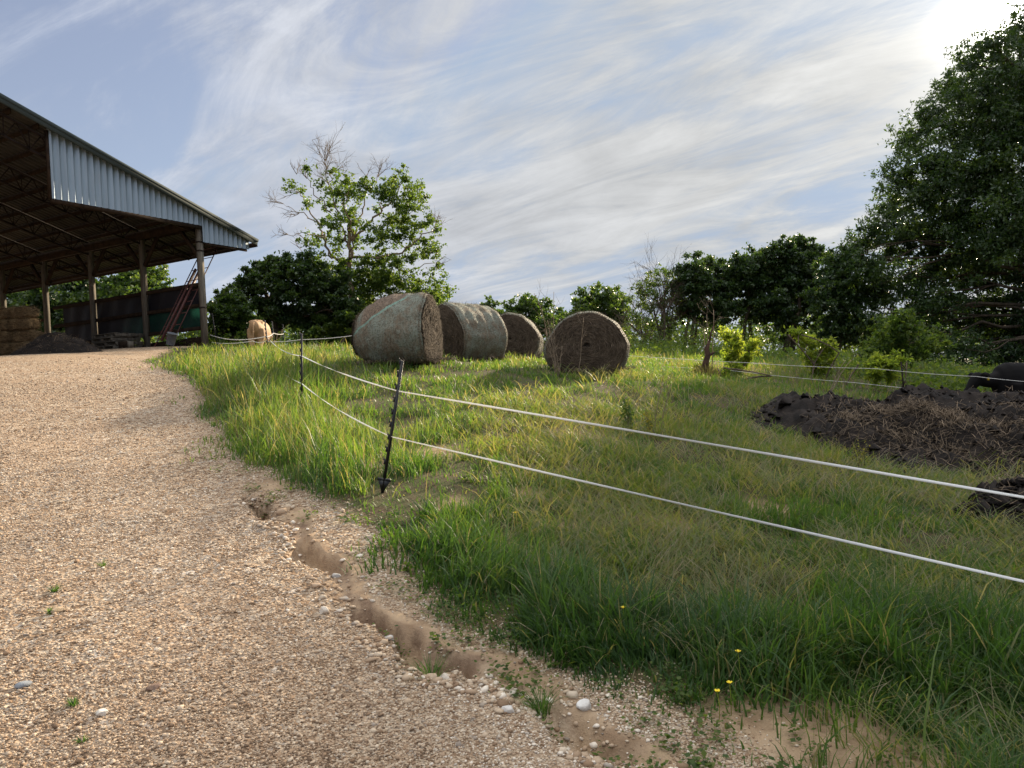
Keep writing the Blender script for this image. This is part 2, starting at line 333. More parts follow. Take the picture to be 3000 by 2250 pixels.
def m_squarehay():
    m, T = mat('square_hay'); o = ocoord(T); v = T.n('ShaderNodeMapping', {'Vector': o, 'Scale': (1, 1, 4)}).outputs[0]
    a = T.noise(v, 9, 6, .7); b = T.noise(o, 40, 4, .7)
    col = T.mix(T.mr(a.outputs[0], .35, .65), (.04, .028, .016, 1), (.22, .15, .080, 1))
    fin(T, pbr(T, T.mix(T.mr(b.outputs[0], .5, .7, 0, .6), col, (.06, .04, .02, 1)), .9, .1, 0, bump(T, T.m('ADD', a.outputs[0], b.outputs[0]), 1, .04)).outputs[0]); return m
M['square_hay'] = m_squarehay()
STONE_STOPS = [(0, (.12, .078, .048)), (.16, (.25, .16, .095)), (.40, (.39, .28, .186)), (.66, (.50, .39, .275)), (.84, (.58, .48, .36)), (.93, (.24, .20, .165)), (1, (.74, .66, .55))]
def m_stone():
    m, T = mat('gravel_stones'); o = ocoord(T); c = T.ramp(attr(T, 'v').outputs['Fac'], STONE_STOPS)
    n = T.noise(o, 70, 3, .6); c = T.mix(T.mr(n.outputs[0], .42, .75, 0, .35), c, (.33, .22, .14, 1))
    fin(T, pbr(T, c, .75, .25).outputs[0]); return m
M['stone'] = m_stone()
def rockmat(name, c1, c2):
    m, T = mat(name); o = ocoord(T); n = T.noise(o, 14, 6, .65)
    fin(T, pbr(T, T.mix(T.mr(n.outputs[0], .35, .65), (*c1, 1), (*c2, 1)), .8, .3, 0, bump(T, n.outputs[0], .6, .02)).outputs[0]); return m
def m_ground(name):
    m, T = mat(name); o = ocoord(T); g = attr(T, 'mask'); ms = T.n('ShaderNodeSeparateXYZ', {0: g.outputs['Vector']})
    gravel, grass, gul = ms.outputs
    big = T.noise(o, .8, 5, .6); mid = T.noise(o, 6, 6, .65); fine = T.noise(o, 60, 4, .7)
    vo = T.n('ShaderNodeTexVoronoi', {'Vector': o, 'Scale': 42.0, 'Randomness': 1.0}); vo2 = T.n('ShaderNodeTexVoronoi', {'Vector': o, 'Scale': 17.0, 'Randomness': 1.0})
    s1 = T.ramp(T.n('ShaderNodeSeparateColor', {0: vo.outputs['Color']}).outputs[0], STONE_STOPS)
    s2 = T.ramp(T.n('ShaderNodeSeparateColor', {0: vo2.outputs['Color']}).outputs[1], STONE_STOPS)
    st = T.mix(T.mr(T.n('ShaderNodeSeparateColor', {0: vo2.outputs['Color']}).outputs[2], .72, .78), s1, s2)
    st = T.mix(T.mr(vo.outputs['Distance'], .4, .8, 0, .45), st, (.16, .11, .072, 1))
    st = T.mix(T.mr(big.outputs[0], .42, .68, 0, .5), st, (.40, .28, .185, 1))
    dirt = T.mix(T.mr(mid.outputs[0], .35, .65), (.42, .30, .19, 1), (.27, .18, .11, 1))
    red = T.mix(T.mr(mid.outputs[0], .4, .62), (.36, .25, .165, 1), (.52, .41, .295, 1))
    soil = T.mix(T.mr(mid.outputs[0], .35, .6), (.075, .052, .030, 1), (.055, .062, .022, 1))
    soil = T.mix(T.mr(fine.outputs[0], .45, .65, 0, .6), soil, (.13, .105, .055, 1))
    c = T.mix(T.m('MULTIPLY', gravel, T.mr(fine.outputs[0], .25, .4)), dirt, st)
    red = T.mix(T.mr(T.n('ShaderNodeSeparateXYZ', {0: o}).outputs[1], 3.5, 4.1), red, T.mix(T.mr(mid.outputs[0], .4, .6), (.20, .13, .085, 1), (.36, .255, .165, 1)))
    c = T.mix(gul, c, red); c = T.mix(grass, c, soil)
    hgt = T.m('ADD', T.m('MULTIPLY', T.m('SUBTRACT', 1., vo.outputs['Distance']), gravel), T.m('MULTIPLY', fine.outputs[0], .6))
    fin(T, pbr(T, c, .9, .15, 0, bump(T, hgt, .8, .02)).outputs[0]); return m
M['ground'] = m_ground('ground'); M['drive'] = m_ground('gravel_drive')

# ---------------------------------------------------------------- ground and driveway sheets
BARE = [(*hit(2390, 2110)[:2], .30), (*hit(2600, 2215)[:2], .28), (*hit(2120, 2220)[:2], .36), (*hit(1690, 1560)[:2], .3), (*hit(1960, 1530)[:2], .3), (*hit(1080, 1375)[:2], .35), (*hit(1830, 2130)[:2], .25), (*hit(2700, 2250)[:2], .2), (*hit(2000, 2190)[:2], .28), (*hit(2330, 2230)[:2], .35), (*hit(2180, 2140)[:2], .25), (*hit(1560, 1450)[:2], .22), (*hit(2250, 1500)[:2], .3), (*hit(1350, 1480)[:2], .2), (*hit(1750, 1290)[:2], .5), (*hit(1300, 1330)[:2], .35)]
def terrain():
    ang = np.radians(np.concatenate([np.arange(-180, -62, 3.), np.arange(-62, 62, .22), np.arange(62, 180, 3.)]))
    rad = np.concatenate([[.25, .5, .8, 1.1, 1.4], np.geomspace(1.7, 30, 500), np.geomspace(31, 70, 50), np.geomspace(75, 4000, 40)])
    A, Rr = np.meshgrid(ang, rad); x, y = Rr*np.sin(A), Rr*np.cos(A)
    z = ground_z(x, y); na, nr = len(ang), len(rad)
    gs = grass_side(x, y); gv = gravel_side(x, y); dg, _ = gdist(x, y)
    grass = sstep(-.15, .2, gs)
    for bx, by, br in BARE: grass = grass*(1-.75*np.exp(-(np.hypot(x-bx, y-by)/br)**4))
    gravel = sstep(-.12, .18, gv); gravel = np.maximum(gravel, .9*(1-sstep(.0, .3, gs))*sstep(.12, .22, dg))
    gul = sstep(.10, .02, dg+(fbm(x, y, .22, 33)-.5)*.3)
    V = np.stack([x, y, z], -1).reshape(-1, 3); mask = np.stack([gravel, grass, gul], -1).reshape(-1, 3)
    i = np.arange(nr-1)[:, None]*na; j = np.arange(na)[None]; j2 = (j+1) % na
    Q = np.stack([i+j, i+j2, i+na+j2, i+na+j], -1)[..., ::-1].reshape(-1, 4)
    V = np.vstack([V, [[0, 0, gz(0, 0)]]]); mask = np.vstack([mask, [[1, 0, 0]]]); c = len(V)-1
    Tr = np.stack([np.full(na, c), (np.arange(na)+1) % na, np.arange(na)], -1)[:, ::-1]
    d, s = polydist(V[:, 0], V[:, 1], eg); isd = (d*s < 0) & (np.hypot(V[:, 0], V[:, 1]) < 45)
    fd = isd[Q].all(1); td = isd[Tr].all(1)
    def sub(name, q, t, m_):
        use = np.unique(np.concatenate([q.ravel(), t.ravel()])); mp = np.zeros(len(V), int); mp[use] = np.arange(len(use))
        return mesh_np(name, V[use], [mp[q], mp[t]], m_, None, {'mask': mask[use]}, True)
    tag(sub('ground', Q[~fd], Tr[~td], M['ground']), kind='structure')
    tag(sub('driveway', Q[fd], Tr[td], M['drive']), kind='structure')
terrain()

rng = np.random.RandomState(11)
def polar(n, r0, r1, a0=-50, a1=50):
    r = np.exp(rng.uniform(math.log(r0), math.log(r1), n)); a = np.radians(rng.uniform(a0, a1, n)); return r*np.sin(a), r*np.cos(a), r

# ---------------------------------------------------------------- loose gravel
def stones():
    ph = (1+5**.5)/2
    ico = np.array([(-1, ph, 0), (1, ph, 0), (-1, -ph, 0), (1, -ph, 0), (0, -1, ph), (0, 1, ph), (0, -1, -ph), (0, 1, -ph), (ph, 0, -1), (ph, 0, 1), (-ph, 0, -1), (-ph, 0, 1)])/1.9
    tri = np.array([(0, 11, 5), (0, 5, 1), (0, 1, 7), (0, 7, 10), (0, 10, 11), (1, 5, 9), (5, 11, 4), (11, 10, 2), (10, 7, 6), (7, 1, 8), (3, 9, 4), (3, 4, 2), (3, 2, 6), (3, 6, 8), (3, 8, 9), (4, 9, 5), (2, 4, 11), (6, 2, 10), (8, 6, 7), (9, 8, 1)])
    x, y, r = polar(480000, 1.9, 22, -50, 26)
    gv = gravel_side(x, y); gs = grass_side(x, y); dg, _ = gdist(x, y)
    p = sstep(-.2, .12, gv); p = np.maximum(p, 1.*sstep(.30, .0, gs)*sstep(.12, .22, dg)); p = np.where(dg < .16, p*sstep(.30, .50, fbm(x, y, .13, 35)+dg*1.2), p); p = np.maximum(p, .05*(gs < .5))
    p = p*(.5+.5*sstep(.36, .56, fbm(x, y, .8, 91, 3)))
    k = rng.rand(len(x)) < p*sstep(24, 14, r); x, y, r = x[k], y[k], r[k]; dg = dg[k]; n = len(x)
    s = np.exp(rng.normal(math.log(.0047), .30, n)); s = np.where(rng.rand(n) < .010, s*2.1, s)
    s = np.where((dg < .20) & (rng.rand(n) < .3*sstep(.4, .6, fbm(x[:], y[:], .5, 36))), s*2.5, s)
    s = np.clip(s, .003, .06)*(1+np.maximum(r-3, 0)*.06)
    V = ico[None]*(1+rng.uniform(-.28, .28, (n, 12, 1)))*np.stack([rng.uniform(.8, 1.35, n), rng.uniform(.7, 1.15, n), rng.uniform(.38, .75, n)], -1)[:, None]*s[:, None, None]
    a = rng.uniform(0, 2*np.pi, n); t = rng.normal(0, .35, n); ca, sa, ct, st = np.cos(a), np.sin(a), np.cos(t), np.sin(t)
    X, Y, Z = V[..., 0], V[..., 1], V[..., 2]
    Y, Z = Y*ct[:, None]-Z*st[:, None], Y*st[:, None]+Z*ct[:, None]
    X, Y = X*ca[:, None]-Y*sa[:, None], X*sa[:, None]+Y*ca[:, None]
    z = ground_z(x, y)+s*.22
    V = np.stack([X+x[:, None], Y+y[:, None], Z+z[:, None]], -1)
    tag(mesh_np('gravel', V, [(tri[None]+np.arange(n)[:, None, None]*12).reshape(-1, 3)], M['stone'], None, {'v': np.repeat(np.clip(rng.rand(n)+(fbm(x, y, 1.1, 93, 3)-.5)*.55, 0, 1), 12)}), kind='stuff')
stones()

# ---------------------------------------------------------------- grass
def blades(x, y, z, h, wd, lean, az, v, name, material, parent=None, curl=1.0):
    n = len(x); t = np.array((0, .34, .70, 1.)); wk = np.array((1, .85, .55, 0))
    L = lean[:, None]*h[:, None]*t[None]**(1.0+curl)
    up = h[:, None]*t[None]*np.sqrt(np.clip(1-(lean[:, None]*t[None])**2*.55, .08, 1))
    f = az+np.pi/2+rng.normal(0, .6, n)
    cx, cy = x[:, None]+L*np.cos(az)[:, None], y[:, None]+L*np.sin(az)[:, None]; cz = z[:, None]+up-.01
    ox, oy = np.cos(f)[:, None]*wd[:, None]*wk[None]/2, np.sin(f)[:, None]*wd[:, None]*wk[None]/2
    V = np.empty((n, 7, 3))
    for k in range(3):
        V[:, 2*k] = np.stack([cx[:, k]-ox[:, k], cy[:, k]-oy[:, k], cz[:, k]], -1); V[:, 2*k+1] = np.stack([cx[:, k]+ox[:, k], cy[:, k]+oy[:, k], cz[:, k]], -1)
    V[:, 6] = np.stack([cx[:, 3], cy[:, 3], cz[:, 3]], -1)
    b = np.arange(n)[:, None, None]*7
    Q = (np.array([(0, 1, 3, 2), (2, 3, 5, 4)])[None]+b).reshape(-1, 4); Tt = (np.array([(4, 5, 6)])[None]+b).reshape(-1, 3)
    return mesh_np(name, V, [Q, Tt], material, parent, {'v': np.repeat(np.clip(v, 0, 1), 7)})
def chain(pix): return np.array([hit(*p)[:2] for p in pix])
bank = chain([(540, 1075), (660, 1110), (760, 1180), (850, 1270), (960, 1370)])
bank2 = chain([(740, 1062), (800, 1090), (850, 1150)])
lush = chain([(1170, 1590), (1310, 1730), (1500, 1840), (1750, 1910), (2100, 1985), (2500, 2000), (2960, 1990), (3080, 2180)])
pileC = np.array((8.3, 12.3))
pile_fn = lambda x, y: np.hypot((x-8.6)/4.5, (y-12.3)/2.9)
BALES = [(at(1166, 1068, 14.9), -9), (at(1368, 1062, 17.6), 225), (at(1508, 1058, 21.5), 263), (at(1724, 1090, 15.7), 263)]
def make_grass():
    N = 520000
    x, y, r = polar(N, 2.3, 52)
    gs = grass_side(x, y)
    db, _ = polydist(x, y, bank); db2, _ = polydist(x, y, bank2); dl, _ = polydist(x, y, lush)
    kb = np.maximum(np.exp(-(db/.75)**2), np.exp(-(db2/.9)**2)); kl = np.exp(-(dl/.60)**2)
    cl = fbm(x, y, .42, 41, 3); cl2 = fbm(x, y, 1.7, 43, 3)
    # pasture grazed near bales; matted dry growth in front right
    matted = sstep(.0, 1., fbm(x, y, 2.3, 47, 2)*1.3-.1)*sstep(1.2, 2.6, dl)*sstep(11.5, 8.5, r)*(x > -.3)
    p = sstep(-.10, .10, gs)*(.22+.78*sstep(.36, .58, cl+.22*kl+.2*kb))
    p = np.maximum(p, .5*sstep(-.7, .1, gs)*sstep(.50, .60, cl2)*sstep(.48, .60, cl))
    p *= np.where(gs < .7, .75, 1.)
    for bx, by, br in BARE: p = p*(1-.82*np.exp(-(np.hypot(x-bx, y-by)/br)**4))
    pr = pile_fn(x, y); p *= sstep(.80, 1.0, pr)
    for b, hd in BALES: p *= sstep(.45, .75, np.hypot(x-b[0], y-b[1]))
    k = rng.rand(N) < p
    x, y, r, gs, kb, kl, cl, cl2, matted = [q[k] for q in (x, y, r, gs, kb, kl, cl, cl2, matted)]; n = len(x)
    lenf = .5+1.0*sstep(.3, .7, cl)
    h = (.070+.06*cl2)*lenf
    h = h*(1-kl)+kl*.205*(.4+.95*sstep(.3, .65, cl)); h = h*(1-kb)+kb*.30*(.5+.8*sstep(.25, .7, cl))
    far = sstep(17, 22, r); h = h*(1-far)+far*(.10+.13*sstep(.45, .7, cl2))
    edge = sstep(-.2, .45, gs); h *= (.35+.65*edge)*np.exp(rng.normal(0, .28, n))
    h = np.clip(h, .03, .95)
    wd = np.clip(.0040+.00080*r, .004, .045)*rng.uniform(.6, 1.5, n)*(1+.45*kl)
    lean = np.clip(rng.normal(.60, .34, n)+.35*matted, .05, 1.3); lean *= 1-.30*kb
    az = rng.uniform(0, 2*np.pi, n); wind = fbm(x, y, .9, 51, 2)*2*np.pi*2; m_ = rng.rand(n) < .45; az = np.where(m_, wind+rng.normal(0, .7, n), az)
    v = .36+.30*(cl2-.5)*2+.55*(fbm(x, y, .28, 81, 2)-.5)+rng.normal(0, .13, n)+.11*sstep(6, 11, r)-.25*kl+.03*kb
    v = np.where(rng.rand(n) < .065+.34*matted+.06*sstep(8, 12, r), rng.uniform(.72, 1, n), v)
    z = ground_z(x, y)
    tag(blades(x, y, z, h, wd, lean, az, v, 'grass', M['grass']), kind='stuff')
    # flattened dry stems lying in the rank growth to the right
    N3 = 46000; x, y, r = polar(N3, 3.2, 15, -14, 44); dl, _ = polydist(x, y, lush)
    p = sstep(.30, .62, fbm(x, y, 1.1, 87, 3))*(.25+.75*sstep(.4, 1.3, dl))*(grass_side(x, y) > .4)*(pile_fn(x, y) > .98)*sstep(-1.2, .6, x)
    k = rng.rand(N3) < p; x, y, r = x[k], y[k], r[k]; n = len(x)
    tag(blades(x, y, ground_z(x, y)+rng.uniform(.0, .09, n), rng.uniform(.12, .34, n), np.clip(.0026+.0007*r, .003, .02), rng.uniform(.9, 1.4, n), fbm(x, y, .5, 89, 2)*14+rng.normal(0, 1.2, n), rng.uniform(.60, .96, n), 'flattened_grass', M['grass'], None, .3), kind='stuff')
    # tall seed-headed stalks along the bank and here and there
    N2 = 16000; x, y, r = polar(N2, 4.5, 30, -40, 40); db, _ = polydist(x, y, bank); db2, _ = polydist(x, y, bank2)
    kb = np.maximum(np.exp(-(db/.8)**2), np.exp(-(db2/1.0)**2)); p = np.clip(kb*.9+.025, 0, 1)*(grass_side(x, y) > .1)*(pile_fn(x, y) > 1)
    k = rng.rand(N2) < p; x, y, r, kb = x[k], y[k], r[k], kb[k]; n = len(x)
    tag(blades(x, y, ground_z(x, y), (.26+.26*kb)*rng.uniform(.6, 1.15, n), np.clip(.0016+.0004*r, .002, .02), np.clip(rng.normal(.35, .2, n), .05, .9), rng.uniform(0, 6.28, n), rng.uniform(.75, 1, n), 'seeding_grass', M['grass']), kind='stuff')
make_grass()
def broadleaf():
    # low broad-leaved weeds and clover along the verge and through the front grass
    m = 900; x, y, r = polar(m, 2.6, 9, -24, 44); gs = grass_side(x, y); k = (gs > -.35) & (rng.rand(m) < np.where(gs < .35, .9, .35)); x, y, r = x[k], y[k], r[k]
    q = rng.randint(0, len(x), 9000); sp = rng.uniform(.02, .07, len(x))[q]; px_, py_ = x[q]+rng.normal(0, 1, 9000)*sp, y[q]+rng.normal(0, 1, 9000)*sp
    n = 9000; d = rng.normal(0, 1, (n, 3)); d[:, 2] = rng.uniform(-.1, .5, n); d /= np.linalg.norm(d, axis=1)[:, None]; u = np.array((0, 0, 1.))+rng.normal(0, .3, (n, 3)); s_ = np.cross(d, u); s_ /= np.linalg.norm(s_, axis=1)[:, None]
    L = (rng.uniform(.014, .034, len(x))[q]*rng.uniform(.7, 1.2, n))[:, None]; p = np.stack([px_, py_, ground_z(px_, py_)+rng.uniform(.005, .06, n)], -1)
    V = np.stack([p, p+d*L*.5+s_*L*.38, p+d*L, p+d*L*.5-s_*L*.38], 1).reshape(-1, 3)
    tag(mesh_np('broadleaf_weeds', V, [np.arange(n*4).reshape(-1, 4)], M['leaf_mid'], None, {'v': np.repeat(rng.rand(n), 4)}), kind='stuff')
broadleaf()
def strands(n, pos, tang, nrm, ln, wd, rs, out=.02):
    """n thin bent straw slivers: pos (n,3), tang (n,3) direction, nrm (n,3) outward; returns V, Q"""
    t = tang/np.linalg.norm(tang, axis=1)[:, None]; s = np.cross(t, nrm); s /= np.linalg.norm(s, axis=1)[:, None]+1e-9
    ln = ln[:, None]; a = pos-t*ln/2; b = pos+nrm*rs.uniform(.3, 1, (n, 1))*out; c = pos+t*ln/2+nrm*rs.uniform(-.2, 1.2, (n, 1))*out
    w2 = s*(wd[:, None]/2) if np.ndim(wd) else s*wd/2
    V = np.stack([a-w2, a+w2, b-w2, b+w2, c-w2*.5, c+w2*.5], 1).reshape(-1, 3)
    k = np.arange(n)[:, None, None]*6
    return V, (np.array([(0, 1, 3, 2), (2, 3, 5, 4)])[None]+k).reshape(-1, 4)
# ---------------------------------------------------------------- round bales
def round_bale(p, heading, L, ry, rz, label, seed, taper=0.):
    """axis along local x; heading = compass of the +x end in degrees from +X, anticlockwise"""
    rs = np.random.RandomState(seed)
    t = thing('round_bale', label, 'hay bale', (p[0], p[1], gz(p[0], p[1])-.05), R(heading), 'round hay bales lying in the pasture')
    na, nl = 96, 40
    an = np.linspace(0, 2*np.pi, na, endpoint=False)
    def ringp(x, sc=1.0, nz=1.0):
        # sagged section: wide flat foot, slumped shoulders
        c, s = np.cos(an), np.sin(an)
        yy = ry*np.sign(c)*np.abs(c)**.95*(1-.20*np.maximum(s, 0)+.09*np.maximum(-s, 0)); z0 = rz*s
        z0 = np.where(z0 < -.80*rz, -.80*rz+.15*(z0+.80*rz), z0)+rz*.83
        d = 1+nz*(.045*(fbm(an*3+seed, np.full(na, x*2.2), 1., seed, 3)-.5)*2+.028*(vnoise(an*1.3+9, np.full(na, x*.8), 1, seed+3)-.5)*2+.012*np.sin(x*23+seed))
        zc = .58
        return np.stack([np.full(na, x), yy*sc*d, zc+(z0-zc)*sc*d], -1)
    xs = np.linspace(-L/2, L/2, nl); edge = np.minimum(xs+L/2, L/2-xs)
    sc = (1-.055*np.exp(-(edge/.06)**1.3))*(1-taper*np.clip(1-(xs+L/2)/.75, 0, 1)**2)
    V = np.stack([ringp(x, s) for x, s in zip(xs, sc)]); V[:, :, 0] += .03*(fbm(an*2, an*0+seed, 1., seed)-.5)[None]*2*np.linspace(-1, 1, nl)[:, None]
    i = np.arange(nl-1)[:, None]*na; j = np.arange(na)[None]; j2 = (j+1) % na
    Q = np.stack([i+j, i+j2, i+na+j2, i+na+j], -1).reshape(-1, 4)[:, ::-1]
    net = mesh_np('net_wrap', V.reshape(-1, 3), [Q], M['net_torn'] if taper else M['net'], t, None, True)
    ES = MB()
    for sg, ring in ((-1, V[0]), (1, V[-1])):
        cen = ring.mean(0); rr = np.array([.985, .93, .86, .78, .7, .62, .54, .46, .38, .3, .22, .14, .07])
        ends = MB(); G = []
        for q in rr:
            P_ = cen+(ring-cen)*q; bul = .07*(1-q**2)+.05*(fbm(an*1.5+q*9, an*0+q*9, 1., seed+5)-.5)+.016*np.sin(q*70+seed+2*fbm(an, an*0+q*3, .5, 2))
            P_[:, 0] += sg*bul-sg*.03; G.append(P_)
        G = np.array([ring*1.0+np.array((-sg*.045, 0, 0))]+G); k = len(G)
        i = np.arange(k-1)[:, None]*na; Qe = np.stack([i+j, i+j2, i+na+j2, i+na+j], -1).reshape(-1, 4)
        ends.add(np.vstack([G.reshape(-1, 3), G[-1].mean(0)]), Qe, [((k-1)*na+a, (k-1)*na+(a+1) % na, k*na) for a in range(na)])
        e = ends.build('hay_end', M['hay_end'], t, True)
        n = 5200; qa = rs.uniform(0, 2*np.pi, n); qr = np.sqrt(rs.uniform(.004, .98, n)); ia = (qa/(2*np.pi)*na).astype(int) % na
        pos = cen+(ring[ia]-cen)*qr[:, None]; pos[:, 0] += sg*(.07*(1-qr**2)+.0)
        tg = np.roll(ring, -1, 0)[ia]-ring[ia]; tg = tg/np.linalg.norm(tg, axis=1)[:, None]+rs.normal(0, .33, (n, 3))*np.array((.5, 1, 1))
        nr = np.zeros((n, 3)); nr[:, 0] = sg; nr += rs.normal(0, .25, (n, 3))
        Vs, Qs = strands(n, pos, tg, nr, rs.uniform(.06, .24, n), rs.uniform(.003, .007, n), rs, .035)
        ES.add(Vs, Qs, (), np.repeat(rs.rand(n), 6))
    # tufts poking through the net, and the frayed rim
    n = 3600; qa = rs.randint(0, na, n); qi = rs.randint(1, nl-1, n); e_ = rs.rand(n) < .35; qi = np.where(e_, np.where(rs.rand(n) < .5, 1, nl-2), qi)
    pos = V[qi, qa]; nr = pos-np.array((0, 0, .58)); nr[:, 0] = 0; nr /= np.linalg.norm(nr, axis=1)[:, None]
    tg = rs.normal(0, 1, (n, 3))+nr*.2; Vs, Qs = strands(n, pos+nr*.002, tg, nr+rs.normal(0, .3, (n, 3)), rs.uniform(.03, .12, n), rs.uniform(.002, .005, n), rs, .022); ES.add(Vs, Qs, (), np.repeat(rs.rand(n), 6))
    n = 700; a = rs.uniform(0, 6.28, n); q = rs.uniform(.9, 1.35, n); pos = np.stack([np.cos(a)*q*L*.62, np.sin(a)*q*ry*.9, np.full(n, .07)], -1)
    Vs, Qs = strands(n, pos, rs.normal(0, 1, (n, 3))*np.array((1, 1, .2)), np.array((0, 0, 1.))+rs.normal(0, .3, (n, 3)), rs.uniform(.06, .22, n), rs.uniform(.004, .008, n), rs, .05); ES.add(Vs, Qs, (), np.repeat(rs.rand(n), 6))
    ES.build('loose_hay', M['straw'], t)
    return t
round_bale(*BALES[0], 1.40, .80, .75, 'large net-wrapped round bale nearest the fence, its brown end at its right', 1, .42)
round_bale(*BALES[1], 1.35, .74, .73, 'pale ribbed net-wrapped round bale right behind the largest one', 2)
round_bale(*BALES[2], 1.30, .79, .72, 'dark round bale showing its shaded end between the pale bale and the squat one', 3)
round_bale(*BALES[3], 1.25, .83, .675, 'squat slumped round bale with spiral brown end behind dry weed stalks', 4)

# ---------------------------------------------------------------- pole barn
FZ = 1.9+EYE                                        # barn floor height
P1 = at(592, 850, 26.5)[:2]
E_ = np.array((-math.sin(R(61)), math.cos(R(61)))); W_ = np.array((-math.cos(R(61)), -math.sin(R(61))))   # along the eave, across the gable
barn = thing('pole_barn', 'open-sided pole barn with pale ribbed metal gable and dark steel roof trusses', 'barn', (P1[0], P1[1], FZ))
def L3(k, w_, z): return np.array((*(E_*k+W_*w_), z))          # barn-local: metres along the eave, across, above the floor
ROOF0, SL, OVER, RID, LEN, BAY = 4.42, .312, 2.15, 7.5, 24.4, 3.05
zr = lambda w_: ROOF0+SL*np.minimum(w_, 2*RID-w_)
up = (0, 0, 1)
for k in range(9):
    for w_ in (0, 2*RID):
        post = MB().beam(L3(k*BAY, w_, -.6), L3(k*BAY, w_, ROOF0-.1), .165, .165, tuple(L3(0, 1, 0))).build('post', M['wood'], barn)
        b = MB(); top = ROOF0-.32
        for sg in (-1, 1):
            if 0 <= k*BAY+sg*.9 <= LEN: b.beam(L3(k*BAY+sg*.10, w_, top-1.0), L3(k*BAY+sg*.95, w_, top), .09, .12)
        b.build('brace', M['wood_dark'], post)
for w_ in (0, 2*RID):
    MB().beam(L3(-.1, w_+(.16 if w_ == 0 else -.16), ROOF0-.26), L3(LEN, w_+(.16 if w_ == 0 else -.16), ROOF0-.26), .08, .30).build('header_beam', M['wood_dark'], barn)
def sheet(w0, w1, name):
    mb = MB(); us = np.arange(-.35, LEN+.3, .229); prof = []
    for u in us: prof += [(u, 0), (u+.17, 0), (u+.185, .022), (u+.214, .022)]
    prof = np.array(prof); n = len(prof)
    V = np.array([L3(u, w0, zr(w0)+.09+h) for u, h in prof]+[L3(u, w1, zr(w1)+.09+h) for u, h in prof])
    Q = [(i, i+1, n+i+1, n+i) for i in range(n-1)]
    mb.add(V, Q); mb.build(name, M['roof_in'], barn)
    V2 = V+np.array((0, 0, .012)); MB().add(V2, Q).build(name, M['roof_out'], barn)
sheet(-OVER, RID, 'roof_sheet'); sheet(2*RID+OVER, RID, 'roof_sheet')
for i in range(int((RID+OVER)/.74)+1):
    for side in (0, 1):
        w_ = -OVER+.08+i*.74
        if w_ > RID: continue
        ww = w_ if not side else 2*RID-w_
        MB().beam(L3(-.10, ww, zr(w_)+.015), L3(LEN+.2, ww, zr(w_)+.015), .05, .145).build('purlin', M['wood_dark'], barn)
for k in range(9):
    tr = MB(); u = k*BAY+(.14 if k == 0 else 0)
    for side in (0, 1):
        fx = (lambda w_: w_) if not side else (lambda w_: 2*RID-w_)
        top = lambda w_: L3(u, fx(w_), zr(w_)-.09); dep = lambda w_: .12+.46*min(1, max(0, (w_+OVER)/3.2))
        bot = lambda w_: L3(u, fx(w_), zr(w_)-.09-dep(w_))
        tr.beam(top(-OVER+.1), top(RID), .06, .06); 
        ws = np.linspace(-OVER+.15, RID, 15)
        for a, b in zip(ws[:-1], ws[1:]):
            tr.beam(bot(a), bot(b), .055, .055); m_ = (a+b)/2
            tr.beam(bot(a), top(m_), .028, .028); tr.beam(top(m_), bot(b), .028, .028); tr.beam(bot(a), top(a), .02, .02)
    tr.build('roof_truss', M['steel_dark'], barn)
def siding(w0, w1, zb):
    mb = MB(); pts = []; ws = np.arange(w0, w1+1e-6, .203)
    for w_ in ws: pts += [(w_, 0), (w_+.145, 0), (w_+.160, .032), (w_+.188, .032)]
    pts = np.array([p for p in pts if p[0] <= w1]+[(w1, 0)]); n = len(pts)
    tz = zr(pts[:, 0])+.08
    zbv = np.array([zb(q) for q in pts[:, 0]]) if callable(zb) else np.full(n, zb)
    tz = np.maximum(tz, zbv+.01)
    V = np.array([L3(-.17-h, w_, b) for (w_, h), b in zip(pts, zbv)]+[L3(-.17-h, w_, z) for (w_, h), z in zip(pts, tz)])
    return mb.add(V, [(i+1, i, n+i, n+i+1) for i in range(n-1)]).build('gable_siding', M['galv'], barn)
siding(.0, 5.15, ROOF0-.33); siding(2*RID-5.15, 2*RID, ROOF0-.33); siding(-OVER+.12, -.01, ROOF0-.92+.03)
MB().beam(L3(-.13, 5.13, ROOF0-.33), L3(-.13, 5.13, zr(5.13)), .06, .10, tuple(L3(1, 0, 0))).build('corner_trim', M['wood_dark'], barn)
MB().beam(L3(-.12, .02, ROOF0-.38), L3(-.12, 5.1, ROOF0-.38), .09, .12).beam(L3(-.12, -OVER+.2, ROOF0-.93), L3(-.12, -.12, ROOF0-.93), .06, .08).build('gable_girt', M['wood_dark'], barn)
for sd_, (a, b) in enumerate(((-OVER-.1, RID), (2*RID+OVER+.1, RID))):
    f = lambda q: zr(q if q <= RID else 2*RID-q) if q >= -OVER-.2 else 0
    za, zb = ROOF0-SL*(OVER+.1), zr(RID)
    MB().beam(L3(-.36, a, za+.06), L3(-.36, b, zb+.06), .05, .20).beam(L3(-.40, a-.02 if a < 0 else a+.02, za+.13), L3(-.40, b, zb+.13), .03, .10).build('rake_trim', M['roof_out'], barn)
    MB().beam(L3(-.35, a, za+.0), L3(LEN+.3, a, za+.0), .04, .17).build('fascia', M['wood_dark'], barn)
for z in (2.12, 1.40, .62):
    MB().beam(L3(.11, -.03, z), L3(3*BAY-.4, -.03, z), .045, .13).build('girt', M['wood_dark'], barn)
